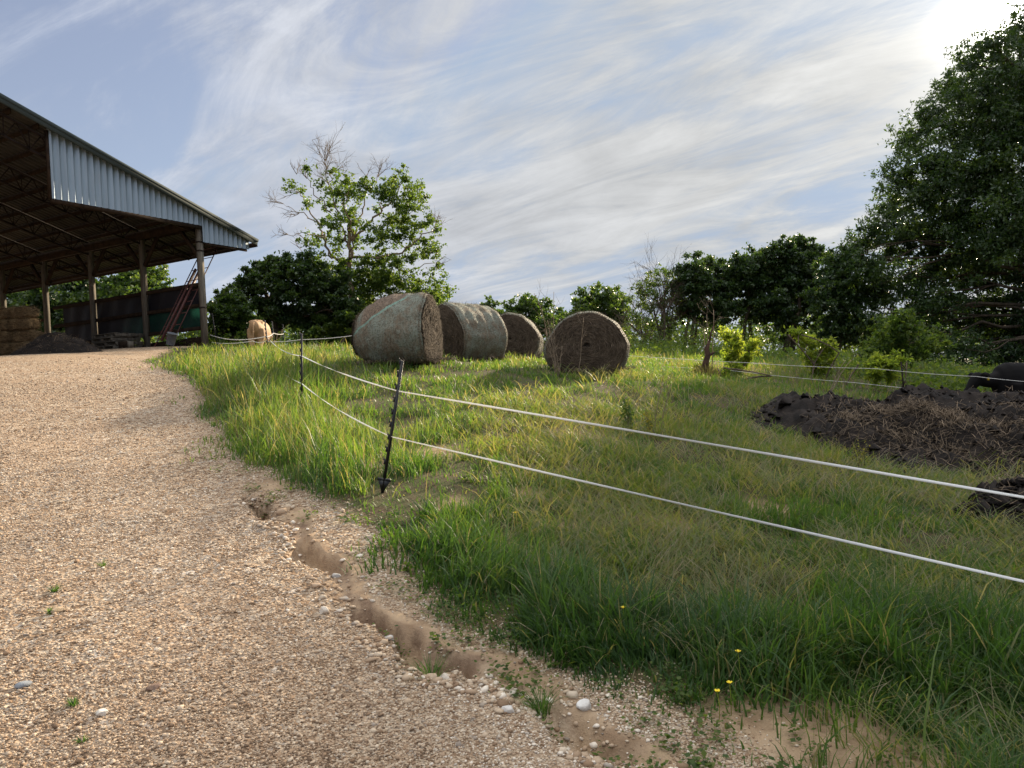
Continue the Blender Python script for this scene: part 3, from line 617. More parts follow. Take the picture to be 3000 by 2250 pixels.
def tarp():
    nu, nv = 90, 24; us = np.linspace(.05, 2.72*BAY, nu); V = []
    for i, u in enumerate(us):
        lowz = .62 if u < 1.35*BAY else (.62-.45*min(1, (u-1.35*BAY)/.8)) if u < 1.9*BAY else .16
        for j in range(nv):
            z = 2.12+(lowz-2.12)*j/(nv-1); V.append(L3(u, -.17+.05*math.sin(u*2.3)*math.sin(z*2.)+.03*math.sin(u*7+z*3), z))
    Q = [(i*nv+j, i*nv+j+1, (i+1)*nv+j+1, (i+1)*nv+j) for i in range(nu-1) for j in range(nv-1)]
    mesh_np('tarp', V, [np.array(Q)], M['tarp'], barn, None, True)
tarp()
MB().beam(L3(.15, -.2, .18), L3(2*BAY, -.2, .12), .05, .34).build('kick_board', M['wood_dark'], barn)
MB().beam(L3(3*BAY+.1, -.14, 1.75), L3(3*BAY+1.5, -.14, 1.75), .04, .10).build('girt', M['wood_dark'], barn)
for z in (3.55, 3.25, 1.3): MB().box(L3(0, 0, z), (.18, .18, .05), np.stack([np.append(E_, 0), np.append(W_, 0), (0, 0, 1)], 1)).build('post_band', M['steel_dark'], barn)
# red elevator ladder leaning out under the eave
def ladder():
    a = at(478, 1028, 25.4); b = at(622, 712, 28.0); a[2] = gz(a[0], a[1])+.02
    t = thing('hay_elevator', 'tall red ladder-like hay elevator leaning up past the corner post to the eave', 'hay elevator', tuple(a))
    d = (b-a)/np.linalg.norm(b-a); L = np.linalg.norm(b-a); side = np.array((.93, -.28, .18)); side -= d*(side@d); side /= np.linalg.norm(side); n = np.cross(side, d)
    for o in (-.38, .38): MB().tube([side*o, side*o+d*L], .018, 6).build('rail', M['red'], t)
    tr = MB()
    for o in (-.11, .11): tr.beam(side*o+n*.06+d*.2, side*o+n*.06+d*(L*.72), .05, .09, tuple(n))
    tr.build('trough', M['red'], t)
    for k in range(9): MB().tube([side*-.38+d*(.35+k*L/9.2), side*.38+d*(.35+k*L/9.2)], .014, 5).build('rung', M['red'], t)
    MB().tube([side*-.38+d*L, side*-.3+d*L+n*.35, side*.3+d*L+n*.35, side*.38+d*L], .02, 6).build('top_frame', M['red'], t)
ladder()
# square bales
SQ = None
def square_bale(name, label, c, rz, size=(.78, .45, .37), seed=0, group='square bales stacked in the barn'):
    rs = np.random.RandomState(seed); t = thing(name, label, 'hay bale', c, rz, group)
    n = (15, 10, 8); g = [np.linspace(-1, 1, q) for q in n]; V = []; idx = {}; Q = []
    def vid(p):
        key = tuple(np.round(p, 4))
        if key not in idx: idx[key] = len(V); V.append(np.array(p))
        return idx[key]
    for ax in range(3):
        b_, c_ = [q for q in range(3) if q != ax]
        for s in (-1, 1):
            for i in range(n[b_]-1):
                for j in range(n[c_]-1):
                    f = []
                    for di, dj in ((0, 0), (1, 0), (1, 1), (0, 1)):
                        p = [0, 0, 0]; p[ax] = s; p[b_] = g[b_][i+di]; p[c_] = g[c_][j+dj]; f.append(vid(p))
                    Q.append(f if (s > 0) ^ (ax == 1) else f[::-1])
    V = np.array(V); V = V*(1-.20*((np.abs(V)**6).sum(1)[:, None]-1)/2); V = V+rs.normal(0, .022, V.shape)
    V[:, 2] -= .06*np.exp(-((np.abs(V[:, 0])-.38)/.05)**2)*np.sign(V[:, 2]); V = V*np.array(size)/2; V[:, 2] += size[2]/2
    body = mesh_np('hay', V, [np.array(Q)], M['square_hay'], t)
    k = 1500; q = rs.randint(0, len(V), k); pos = V[q]+rs.normal(0, .02, (k, 3)); nr = pos-np.array((0, 0, size[2]/2)); nr /= np.abs(nr/(np.array(size)/2)).max(1)[:, None]; nr = np.sign(nr)*(np.abs(nr/(np.array(size)/2)) > .93)+rs.normal(0, .2, (k, 3))
    Vs, Qs = strands(k, pos, rs.normal(0, 1, (k, 3))*np.array((1, 1, .5)), nr, rs.uniform(.04, .15, k), rs.uniform(.003, .008, k), rs, .03)
    mesh_np('loose_straw', Vs, [Qs], M['straw_gold'], body, {'v': np.repeat(rs.rand(k), 6)})
    return t
tw = MB()
rows = ['bottom', 'second', 'third', 'top']
for ci, (px_, nm) in enumerate(((78, 'right-hand'), (14, 'left-hand'))):
    q = at(px_, 1000, 24.0)
    for k in range(5):
        lab = f'square hay bale, {["lowest", "second from bottom", "middle", "second from top", "topmost"][k]} in the {nm} stack inside the barn'
        off = (random.Random(ci*9+k).uniform(-.04, .04), random.Random(ci*7+k).uniform(-.05, .05))
        square_bale('square_bale', lab, (q[0]+off[0], q[1]+off[1], 1.42+EYE+k*.365), R(-14+random.Random(k+ci).uniform(-5, 5)), (.74 if ci == 0 else .66, .5, .335), 10+ci*5+k)
def heap(name, label, cat, c, rx, ry, h, m_body, m_str, seed, nst=2500):
    rs = np.random.RandomState(seed); t = thing(name, label, cat, (c[0], c[1], gz(c[0], c[1])-.05))
    n = 60; gx, gy = np.meshgrid(np.linspace(-1.05, 1.05, n), np.linspace(-1.05, 1.05, n)); rr = np.hypot(gx, gy)
    z = h*np.clip(1-rr**1.7, -.05, 1)*(.65+.7*fbm(gx*3, gy*3, .9, seed))+.05*(fbm(gx*8, gy*8, .6, seed+1)-.5)
    V = np.stack([gx*rx, gy*ry, z], -1).reshape(-1, 3); i = np.arange(n-1)[:, None]*n+np.arange(n-1)[None]
    keep = (rr < 1.08)[:-1, :-1].ravel(); Q = np.stack([i, i+1, i+n+1, i+n], -1).reshape(-1, 4)[keep]
    b = mesh_np('heap', V, [Q], m_body, t, None, True); ok = np.where((rr < .98).ravel())[0]; q = rs.choice(ok, nst)
    Vs, Qs = strands(nst, V[q]+rs.normal(0, .02, (nst, 3)), rs.normal(0, 1, (nst, 3))*np.array((1, 1, .4)), np.array((0, 0, 1.))+rs.normal(0, .4, (nst, 3)), rs.uniform(.06, .22, nst), rs.uniform(.003, .008, nst), rs, .05)
    mesh_np('loose_straw', Vs, [Qs], m_str, t, {'v': np.repeat(rs.rand(nst), 6)})
q = at(165, 1030, 22.6); heap('hay_heap', 'low dark heap of spilled hay on the barn floor beside the square bales', 'hay heap', q, 1.35, .8, .62, M['manure'], M['straw_brown'], 3, 900)
# pallets
def pallet(z, dx, rz, label, c):
    t = thing('pallet', label, 'pallet', (c[0]+dx, c[1], z), rz, 'grey wooden pallets stacked in the barn')
    for y_ in (-.48, -.16, .16, .48) : MB().box((0, y_, .128), (1.2, .18, .022)).build('deck_board', M['wood'], t)
    for y_ in (-.45, 0, .45): MB().box((0, y_, .0105), (1.2, .12, .021)).build('base_board', M['wood'], t)
    for x_ in (-.55, 0, .55): MB().box((x_, 0, .069), (.06, 1.1, .093)).build('stringer', M['wood'], t)
c = at(345, 1035, 27.2); zf = gz(c[0], c[1])-.02
for k, (dx, rz, nm) in enumerate(((.0, -28, 'lowest'), (.05, -25, 'second from the bottom'), (-.03, -31, 'second from the top'), (.06, -26, 'topmost'))):
    pallet(zf+k*.142, dx, R(rz), f'weathered grey pallet, {nm} in the stack behind the barn post', c)
c = at(372, 1040, 25.6); t = thing('wooden_crate', 'small brown wooden crate on the ground in front of the pallet stack', 'crate', (c[0], c[1], gz(c[0], c[1])), R(-25))
for s in (-1, 1):
    MB().box((0, s*.13, .11), (.42, .02, .22)).build('side_board', M['wood_dark'], t); MB().box((s*.20, 0, .11), (.02, .238, .22)).build('end_board', M['wood'], t)
MB().box((0, 0, .012), (.378, .238, .022)).build('bottom_board', M['wood'], t)
c = at(500, 1034, 24.6); t = thing('bucket', 'pale grey tilted bucket in the grass at the foot of the red elevator', 'bucket', (c[0], c[1], gz(c[0], c[1])+.08)); t.rotation_euler = (R(8), R(18), 0)
mb = MB(); an = np.arange(20)*2*np.pi/20
V = np.array([(r_*math.cos(a), r_*math.sin(a), z_) for r_, z_ in ((.12, 0), (.155, .36), (.165, .36), (.165, .375), (.145, .375), (.11, .02)) for a in an]); 
mb.add(V, [(i*20+j, i*20+(j+1) % 20, (i+1)*20+(j+1) % 20, (i+1)*20+j) for i in range(5) for j in range(20)]); mb.build('body', simple('grey_bucket', (.14, .155, .18), (.09, .10, .12), 10, .5, .3), t, True)
MB().tube([(.16*math.cos(a), .05*math.sin(a)+.1, .37+.12*math.sin(a)) for a in np.linspace(0, math.pi, 9)], .006, 5).build('handle', M['steel_dark'], t)
# ---------------------------------------------------------------- electric fence
FG = 'black plastic fence posts along the driveway'
def step_post(label, base, top, foot=True, group=FG):
    base, top = np.array(base), np.array(top); t = thing('fence_post', label, 'fence post', tuple(base), 0, group)
    d = top-base; L = np.linalg.norm(d); d /= L; s = np.cross(d, (0, 1, 0)); s /= np.linalg.norm(s); n = np.cross(s, d)
    mb = MB().beam(-d*.05, d*L, .026, .010, tuple(n)).beam(d*0-n*.011, d*L-n*.011, .008, .016, tuple(n))
    lg = mb
    for q in np.linspace(.22, .985, 9):
        c = d*L*q+s*.018; lg.beam(c-d*.022, c+d*.022, .016, .010, tuple(n)); c2 = c+d*.018+s*.010; lg.beam(c2-d*.006, c2+d*.016, .009, .012, tuple(n))
    mb.build('shaft', M['plastic'], t)
    if foot:
        f = MB(); z0 = d*.06
        v = [z0+s*.052+d*.028, z0-s*.052+d*.028, z0-s*.012-d*.06, z0+s*.012-d*.06]
        f.box8([p-n*.006 for p in v]+[p+n*.006 for p in v]); f.beam(z0-s*.055+d*.034, z0+s*.055+d*.034, .022, .012, tuple(n)); f.build('foot_spade', M['plastic'], t)
    return t
pA0, pA1 = at(1121, 1438, 6.4), at(1179, 1056, 6.42); pB0, pB1 = at(884, 1212, 10.6), at(884, 977, 10.6)
pC0, pC1 = at(791, 1066, 18), at(776, 938, 18)
step_post('leaning black plastic fence post with white tapes, nearest and tallest in view', pA0, pA1)
step_post('upright black plastic fence post with white tapes, second along the grassy bank', pB0, pB1)
step_post('thin black fence post in tall seeding grass in front of the tan cow', pC0, pC1, False)
pD0, pD1 = at(806, 1040, 23.5), at(797, 942, 23.5); pE0, pE1 = at(832, 1036, 27.5), at(829, 951, 27.5)
step_post('small fence post just right of the tan cow, with ropes meeting at it', pD0, pD1, False)
step_post('smallest fence post, right of the cow in front of the dark bush', pE0, pE1, False)
q0 = np.array((*L3(-.3, -.25, 0)[:2], 0))+np.array((P1[0], P1[1], 0)); q0[2] = gz(q0[0], q0[1])
step_post('thin dark fence post standing against the barn corner post', q0, q0+np.array((-.10, -.02, 1.15)), False)
def strip(name, label, pts, width, material, sag=.0, group=None, twist=0, thick=.0016, rope=False, cat='fence tape'):
    P_ = []
    pts = [np.array(p) for p in pts]
    for si, (a, b) in enumerate(zip(pts[:-1], pts[1:])):
        n = max(8, int(np.linalg.norm(b-a)*9)); ss = sag[si] if isinstance(sag, (list, tuple)) else sag
        for k in range(n+(1 if si == len(pts)-2 else 0)):
            f = k/n; p = a+(b-a)*f; p = p-np.array((0, 0, ss*4*f*(1-f))); P_.append(p)
    P_ = np.array(P_); mb = MB()
    if rope: mb.tube(P_, width/2, 5)
    else:
        d = np.gradient(P_, axis=0); d /= np.linalg.norm(d, axis=1)[:, None]; s = np.cross(d, (0, 0, 1)); s /= np.linalg.norm(s, axis=1)[:, None]; u = np.cross(s, d)
        ln = np.concatenate([[0], np.cumsum(np.linalg.norm(np.diff(P_, axis=0), axis=1))])
        tw_ = .2+twist*((vnoise(ln, ln*0, 1.3, 5)-.5)*2.6+.4*np.sin(ln*2.1))
        a = u*np.cos(tw_)[:, None]+s*np.sin(tw_)[:, None]; nn = -u*np.sin(tw_)[:, None]+s*np.cos(tw_)[:, None]; k = len(P_)
        V = np.stack([P_+a*width/2+nn*thick/2, P_-a*width/2+nn*thick/2, P_-a*width/2-nn*thick/2, P_+a*width/2-nn*thick/2], 1).reshape(-1, 3)
        i = np.arange(k-1)[:, None]*4; j = np.arange(4)[None]; mb.add(V, np.stack([i+j, i+(j+1) % 4, i+4+(j+1) % 4, i+4+j], -1).reshape(-1, 4))
    return tag(mb.build(name, material, None, True), label, cat, group)
lp = lambda a, b, f: a+(b-a)*f
uA, lA = lp(pA0, pA1, .765), lp(pA0, pA1, .415); uB, lB = lp(pB0, pB1, .72), lp(pB0, pB1, .375); uC, lC = lp(pC0, pC1, .63), lp(pC0, pC1, .20)
lC = at(789, 1040, 18)
qU, qL = at(3000, 1457, 3.6), at(3000, 1697, 3.6); qU2, qL2 = lp(uA, qU, 1.5), lp(lA, qL, 1.5)
TG = 'white fence tapes'
strip('fence_tape', 'upper white fence tape running past the leaning black post to the right edge', [uC, uB, uA, qU2], .0145, M['white_tape'], [.10, .03, .0], TG, 1.0)
strip('fence_tape', 'lower white fence tape sagging between the black posts and on to the right edge', [lC, lB, lA, qL2], .0145, M['white_tape'], [.10, .05, .012], TG, 1.0)
bc = np.array((P1[0], P1[1], 0)); rA = at(616, 981, 26.0); rB = at(620, 1003, 26.0)
strip('fence_rope', 'upper twisted white rope from the barn corner past the tan cow', [rA, uC+np.array((0, .01, 0))], .022, M['rope'], .12, 'white fence ropes', rope=True, cat='fence rope')
strip('fence_rope', 'lower white rope from the barn corner half hidden in tall grass', [rB, at(741, 999, 19), at(784, 996, 18.1)], .017, M['rope'], .05, 'white fence ropes', rope=True, cat='fence rope')
strip('fence_rope', 'short white rope joining the two small posts right of the tan cow', [uC, at(801, 976, 23.4), at(831, 978, 27.4)], .022, M['rope'], .03, 'white fence ropes', rope=True, cat='fence rope')
strip('fence_rope', 'white fence line running level behind the largest round bale', [at(784, 1001, 18.0), at(881, 995, 18.2), at(1036, 983, 18.6), at(1240, 965, 19.5)], .015, M['rope'], .02, 'white fence ropes', rope=True, cat='fence rope')
bu = [at(1740, 1034, 23), at(2196, 1063, 19.4), at(2566, 1080, 17), at(2860, 1103, 15.6), at(3150, 1127, 13.8)]
bl = [at(1740, 1056, 23), at(2147, 1086, 19.4), at(2505, 1121, 17), at(2860, 1152, 15.6), at(3150, 1178, 13.8)]
strip('fence_line', 'upper white line of the far fence strung below the tree line', bu, .011, M['rope'], .02, 'far fence lines', rope=True, cat='fence line')
strip('fence_line', 'lower white line of the far fence disappearing behind the dark manure heap', bl, .010, M['rope'], .02, 'far fence lines', rope=True, cat='fence line')
for (px_, ty, by, d, lab) in ((2482, 1052, 1138, 23.5, 'thin metal fence stake under the trees left of the shaded shrub'), (2646, 1060, 1140, 19, 'thin leaning fence stake behind the manure heap, left of the black cow')):
    a, b = at(px_+4, by, d), at(px_-6, ty, d); a[2] = gz(a[0], a[1])
    t = thing('fence_stake', lab, 'fence stake', tuple(a)); MB().beam((0, 0, -.1), b-a, .018, .03).build('shaft', M['steel_dark'], t); MB().box((b-a)*.8+np.array((0, -.02, 0)), (.03, .03, .05)).build('insulator', M['plastic'], t)

# ---------------------------------------------------------------- cows
def cow(name, label, loc, heading, coat, head, extra=None, voxel=.022):
    """local +x is forward; heading = direction of +x, degrees anticlockwise from +X"""
    t = thing(name, label, 'cow', loc, R(heading)); mb = MB()
    def loft(rows, n=20):   # rows: centre x,y,z, half width (y), half height, tilt of the ring plane (0 = facing x)
        V = []
        for (x, y, z, a, b, tl) in rows:
            for k in range(n):
                an = 2*math.pi*k/n; cy, cz = math.cos(an), math.sin(an)
                yy = a*math.copysign(abs(cy)**.97, cy); q = b*math.copysign(abs(cz)**.97, cz)
                V.append((x-q*math.sin(R(tl)), y+yy, z+q*math.cos(R(tl))))
        m_ = len(rows); Q = [(i*n+j, i*n+(j+1) % n, (i+1)*n+(j+1) % n, (i+1)*n+j) for i in range(m_-1) for j in range(n)]
        V += [rows[0][:3], rows[-1][:3]]; b_ = m_*n
        mb.add(V, Q, [(b_, (j+1) % n, j) for j in range(n)]+[(b_+1, (m_-1)*n+j, (m_-1)*n+(j+1) % n) for j in range(n)])
    # trunk: rump to chest
    loft([(-.88, 0, 1.16, .07, .09, 0), (-.82, 0, 1.13, .14, .18, 0), (-.68, 0, 1.08, .20, .27, 0), (-.50, 0, 1.03, .235, .345, 0), (-.22, 0, .98, .275, .385, 0), (.05, 0, .96, .29, .40, 0), (.32, 0, .98, .275, .41, 0), (.55, 0, 1.0, .27, .40, 0), (.72, 0, .99, .21, .34, 0), (.80, 0, .97, .12, .22, 0)])
    for sg in (-1, 1): mb.tube([(-.70, sg*.07, 1.30), (-.52, sg*.17, 1.29), (-.40, sg*.16, 1.22)], [.05, .065, .05], 8)    # hip bones
    hx, hz, pt = head
    # neck and head; pt = pitch of the head below level
    loft([(.52, 0, 1.10, .17, .26, 20), (.78, 0, 1.08-(1.12-hz)*.15, .145, .22, 30), (1.0, 0, 1.02-(1.05-hz)*.55, .115, .16, 40), (hx, 0, hz, .10, .12, 40)], 16)
    c, s = math.cos(R(pt)), -math.sin(R(pt)); hd = lambda f: (hx+f*c, 0, hz+f*s)
    loft([(*hd(-.08), .10, .10, -pt), (*hd(.02), .125, .125, -pt), (*hd(.14), .115, .115, -pt), (*hd(.28), .082, .088, -pt), (*hd(.40), .075, .075, -pt), (*hd(.46), .06, .055, -pt)], 16)
    for sg in (-1, 1):
        e = hd(.0); mb.tube([(e[0], sg*.10, e[2]+.06), (e[0]-.01, sg*.19, e[2]+.065), (e[0]-.02, sg*.27, e[2]+.04), (e[0]-.02, sg*.31, e[2]+.0)], [.03, .055, .05, .015], 8)
        # hind leg: thigh, hock pointing back, shank, hoof
        mb.tube([(-.60, sg*.12, 1.06), (-.58, sg*.14, .84), (-.63, sg*.145, .64), (-.76, sg*.14, .48), (-.74, sg*.14, .30), (-.70, sg*.14, .12), (-.68, sg*.14, .0)], [.155, .145, .10, .07, .05, .048, .062], 12)
        mb.tube([(.50, sg*.18, .95), (.52, sg*.19, .70), (.54, sg*.18, .44), (.53, sg*.18, .25), (.53, sg*.18, .10), (.55, sg*.18, .0)], [.15, .11, .068, .046, .046, .06], 12)
    body = mb.build('body', coat, t, True)
    md = body.modifiers.new('remesh', 'REMESH'); md.mode = 'VOXEL'; md.voxel_size = voxel; md.use_smooth_shade = True
    ms = body.modifiers.new('smooth', 'SMOOTH'); ms.factor = .5; ms.iterations = 6
    tl = MB(); tl.tube([(-.86, 0, 1.24), (-.93, 0, 1.12), (-.95, .02, .85), (-.93, .03, .60), (-.92, .03, .42), (-.93, .02, .30)], [.035, .028, .02, .018, .035, .01], 8); tl.build('tail', coat, t, True)
    return t, hd
tanm = simple('tan_hide', (.42, .27, .145), (.33, .20, .105), 3, .7, .25, bs=.15)
blkm = simple('black_hide', (.005, .0045, .005), (.008, .007, .007), 6, .75, .12, bs=.2)
g = at(762, 1000, 25.4)
cow('tan_cow', 'tan cow seen from behind, grazing beyond the tall grass and thin fence post', (g[0], g[1], 1.16+EYE), 97, tanm, (1.12, .70, 62))
g = at(3012, 1100, 15.9)
bt, hd = cow('black_cow', 'black cow with a yellow ear tag, head down behind the manure heap', (g[0]+.05, g[1], gz(g[0], g[1])+.05), 186, blkm, (1.16, 1.12, 48))
e = hd(0); MB().box((e[0]-.02, .26, e[2]-.02), (.012, .05, .075)).build('ear_tag', simple('yellow_tag', (.75, .55, .05), (.7, .5, .05), 5, .5, .3), bt)

# ---------------------------------------------------------------- manure heap with straw
def manure(name, label, c, fn, x0, x1, y0, y1, nx, ny, seed, straw_spots, nst):
    rs = np.random.RandomState(seed); t = thing(name, label, 'manure heap', (c[0], c[1], gz(c[0], c[1])))
    gx, gy = np.meshgrid(np.linspace(x0, x1, nx), np.linspace(y0, y1, ny)); h = fn(gx, gy)
    lump = np.abs(fbm(gx, gy, .9, seed, 5)-.5)*-.75+(fbm(gx, gy, .42, seed+3, 4)-.5)*.46+(np.abs(fbm(gx, gy, .16, seed+8, 3)-.5))*-.16
    gzr = ground_z(gx, gy); z = gzr+np.where(h > 0, h+(lump+.11)*sstep(0, .25, h), h*2-.05)
    V = np.stack([gx, gy, z], -1).reshape(-1, 3)-np.array(t.location); i = np.arange(ny-1)[:, None]*nx+np.arange(nx-1)[None]
    keep = (h > -.12)[:-1, :-1].ravel(); Q = np.stack([i, i+1, i+nx+1, i+nx], -1).reshape(-1, 4)[keep]
    b = mesh_np('manure', V, [Q], M['manure'], t, None, False)
    hh = h.ravel(); ok = np.where(hh > .02)[0]
    # clods
    n = 1500; q = rs.choice(ok, n); ph = np.array([(1, 1, 1), (-1, -1, 1), (-1, 1, -1), (1, -1, -1), (1.6, 0, 0), (-1.6, 0, 0), (0, 1.6, 0), (0, -1.6, 0), (0, 0, 1.3), (0, 0, -1.3)])
    s = np.exp(rs.normal(math.log(.024), .55, n)); tri = np.array([(8, 4, 0), (8, 0, 6), (8, 6, 1), (8, 1, 5), (8, 5, 1), (8, 1, 7), (8, 7, 4), (0, 4, 6), (1, 6, 5), (1, 5, 7), (3, 7, 4), (2, 6, 5), (4, 6, 3), (5, 7, 2)])
    Vc = ph[None]*rs.uniform(.5, 1.2, (n, 10, 1))*s[:, None, None]+V[q][:, None]+np.array((0, 0, .008))
    mesh_np('clods', Vc.reshape(-1, 3), [(tri[None]+np.arange(n)[:, None, None]*10).reshape(-1, 3)], M['manure'], b)
    X, Y = V[:, 0]+c[0], V[:, 1]+c[1]; wgt = np.full(len(V), .022)
    for sx, sy, sr_, a in straw_spots: wgt = wgt+a*np.exp(-(np.hypot(X-sx, Y-sy)/sr_)**2)*(.3+fbm(X, Y, .3, 77)*1.2)
    wgt = np.where(hh > .01, wgt, 0); q = rs.choice(len(V), nst, p=wgt/wgt.sum())
    Vs, Qs = strands(nst, V[q]+rs.normal(0, .03, (nst, 3))+np.array((0, 0, .012)), rs.normal(0, 1, (nst, 3))*np.array((1, 1, .35)), np.array((0, 0, 1.))+rs.normal(0, .4, (nst, 3)), rs.uniform(.06, .28, nst), rs.uniform(.004, .009, nst), rs, .06)
    mesh_np('straw', Vs, [Qs], M['straw_brown'], t, {'v': np.repeat(rs.rand(nst), 6)}); return t
def pile1(x, y):
    g_ = lambda cx, cy, rx, ry, h: h*np.clip(1-(np.hypot((x-cx)/rx, (y-cy)/ry))**2.2, -.3, 1)
    a = np.maximum.reduce([g_(8.8, 12.6, 4.9, 2.4, .56), g_(5.5, 12.5, 1.7, 1.3, .48), g_(5.6, 11.2, 1.6, 1.4, .50), g_(8.0, 11.0, 3.0, 2.2, .55), g_(5.2, 10.1, 1.0, .7, .22), g_(7.2, 13.2, 1.3, .9, .70)])
    return np.where(a > -.1, a-.02, -.3)
manure('manure_heap', 'broad dark manure heap topped with brown straw at the right', (8.0, 12.0), pile1, 3.2, 14, 8.6, 15.8, 300, 210, 61, [(5.4, 10.9, .8, 3.2), (6.1, 11.1, .6, 2.4), (7.2, 9.9, 1.2, 1.0), (6.2, 10.0, .8, .7), (9.0, 12.0, .9, .5), (8.8, 10.2, 1.2, 1.0)], 9500)
c2 = hit(3040, 1545)[:2]
manure('manure_heap', 'small separate clump of dark manure at the right edge between the two tapes', c2, lambda x, y: .34*np.clip(1-np.hypot((x-c2[0]-.25)/.95, (y-c2[1])/.55)**2, -.4, 1), c2[0]-.9, c2[0]+1.4, c2[1]-.8, c2[1]+.8, 90, 70, 71, [(c2[0]+.2, c2[1], .6, .6)], 700)
# ---------------------------------------------------------------- trees
def leaves(pos, size, rs, droop=.3, aspect=.5, up=.6):
    n = len(pos); d = rs.normal(0, 1, (n, 3)); d[:, 2] -= droop; d /= np.linalg.norm(d, axis=1)[:, None]
    nr = rs.normal(0, .7, (n, 3)); nr[:, 2] += up; s = np.cross(d, nr); s /= np.linalg.norm(s, axis=1)[:, None]+1e-9; u = np.cross(s, d)
    L = (size*rs.uniform(.65, 1.35, n))[:, None]
    V = np.stack([pos, pos+d*L*.45+s*L*aspect/2+u*L*.10, pos+d*L, pos+d*L*.45-s*L*aspect/2+u*L*.10], 1).reshape(-1, 3)
    return V, np.arange(n*4).reshape(-1, 4)
def clumps(lobes, n, rs, sub=26, sr=.30, shell=.3, squash=.55):
    """leaf positions: lobes -> sprays inside each lobe -> leaves"""
    lob = np.array(lobes); wt = lob[:, 3]**2.2; out = []; vv = []
    for (x, y, z, r), k in zip(lob, (n*wt/wt.sum()).astype(int)):
        m = max(5, int(sub*rs.uniform(.8, 1.2))); dd = rs.normal(0, 1, (m, 3)); dd /= np.linalg.norm(dd, axis=1)[:, None]
        c = np.array((x, y, z))+dd*(r*rs.uniform(shell, 1.34, m))[:, None]*np.array((1, 1, .92))
        q = rs.randint(0, m, k); rr = (sr*r*rs.uniform(.4, 1.3, m))[q]
        g = rs.normal(0, .5, (k, 3))*rs.uniform(.5, 1.5, (k, 1)); p = c[q]+g*rr[:, None]*np.array((1, 1, squash))
        out.append(p); vv.append(np.clip(rs.uniform(.2, .8, m)[q]+rs.normal(0, .18, k), 0, 1))
    return np.vstack(out), np.concatenate(vv)
def limb(mb, a, b, r0, r1, rs, wob=.12, n=7, sides=6):
    a, b = np.array(a, float), np.array(b, float); L = np.linalg.norm(b-a); f = np.linspace(0, 1, n)[:, None]
    p = a+(b-a)*f+np.cumsum(rs.normal(0, wob*L/n, (n, 3)), 0)*np.sin(f*np.pi)**.5+np.array((0, 0, 1))*np.sin(f*np.pi)*L*.06
    mb.tube(p, r0+(r1-r0)*f[:, 0], sides); return p
def twigs(mb, p, d, L, r, rs, depth=3, sides=4, spread=.6):
    """forking bare branchlets"""
    d = d/np.linalg.norm(d); n = 5; pts = [p]
    for k in range(n): d = d+rs.normal(0, .13, 3)+np.array((0, 0, .04)); d /= np.linalg.norm(d); pts.append(pts[-1]+d*L/n)
    mb.tube(pts, np.linspace(r, r*.45, n+1), sides)
    if depth > 0:
        for k in range(rs.randint(3, 6)):
            i = rs.randint(2, n+1); nd = d+rs.normal(0, spread, 3); twigs(mb, pts[i], nd, L*rs.uniform(.45, .75), r*.5, rs, depth-1, sides, spread)
def tree(name, label, cat, base, lobes, n, size, seed, lm='leaf', bark='bark', tr=.16, droop=.3, aspect=.5, group=None, sub=60, sr=.25, shell=.15, stems=1, crown_name='crown', limbs=True, up=.6):
    rs = np.random.RandomState(seed); base = np.array(base, float); t = thing(name, label, cat, tuple(base), 0, group)
    lob = np.array([(*(np.array(l[:3])-base), l[3]) for l in lobes]); mb = MB()
    top = lob[np.argmax(lob[:, 2])][:3]; cen = (lob[:, :3]*lob[:, 3:]**2).sum(0)/(lob[:, 3]**2).sum()
    for s_ in range(stems):
        o = rs.normal(0, .35, 3)*(stems > 1); o[2] = 0; mid = cen*.6+rs.normal(0, .3, 3)*(stems > 1)
        p1 = limb(mb, o-np.array((0, 0, .15)), mid+o, tr/(stems**.5), tr*.62/(stems**.5), rs, .05, 8, 9); p2 = limb(mb, p1[-1], top*np.array((1, 1, .95))+o, tr*.62/(stems**.5), .02, rs, .08, 8, 6)
    if limbs:
        ax = np.vstack([p1[3:], p2[:6]])
        for l in lob:
            k = np.argmin(np.linalg.norm(ax-l[:3], axis=1)+np.maximum(0, ax[:, 2]-l[2])*1.5); e = limb(mb, ax[k], l[:3], tr*.30, .018, rs, .14, 7, 5)
            for q in range(3): 
                d = rs.normal(0, 1, 3); d /= np.linalg.norm(d); limb(mb, e[rs.randint(3, 6)], l[:3]+d*l[3]*.8, tr*.12, .008, rs, .15, 5, 4)
    mb.build('trunk', M[bark], t, True)
    pos, v = clumps(lob, n, rs, sub, sr, shell); V, Q = leaves(pos, size, rs, droop, aspect, up)
    mesh_np(crown_name, V, [Q], M[lm], t, {'v': np.repeat(v, 4)}); return t
def lobes_px(spec, d, dj=.6, seed=0):
    rs = np.random.RandomState(seed); out = []
    for (px_, py_, r) in spec:
        dd = d+rs.uniform(-dj, dj)*1.0; p = at(px_, py_, dd); out.append((*p, r*dd/F))
    return out
def base_at(px_, d):
    p = at(px_, 1050, d); return (p[0], p[1], gz(p[0], p[1]))
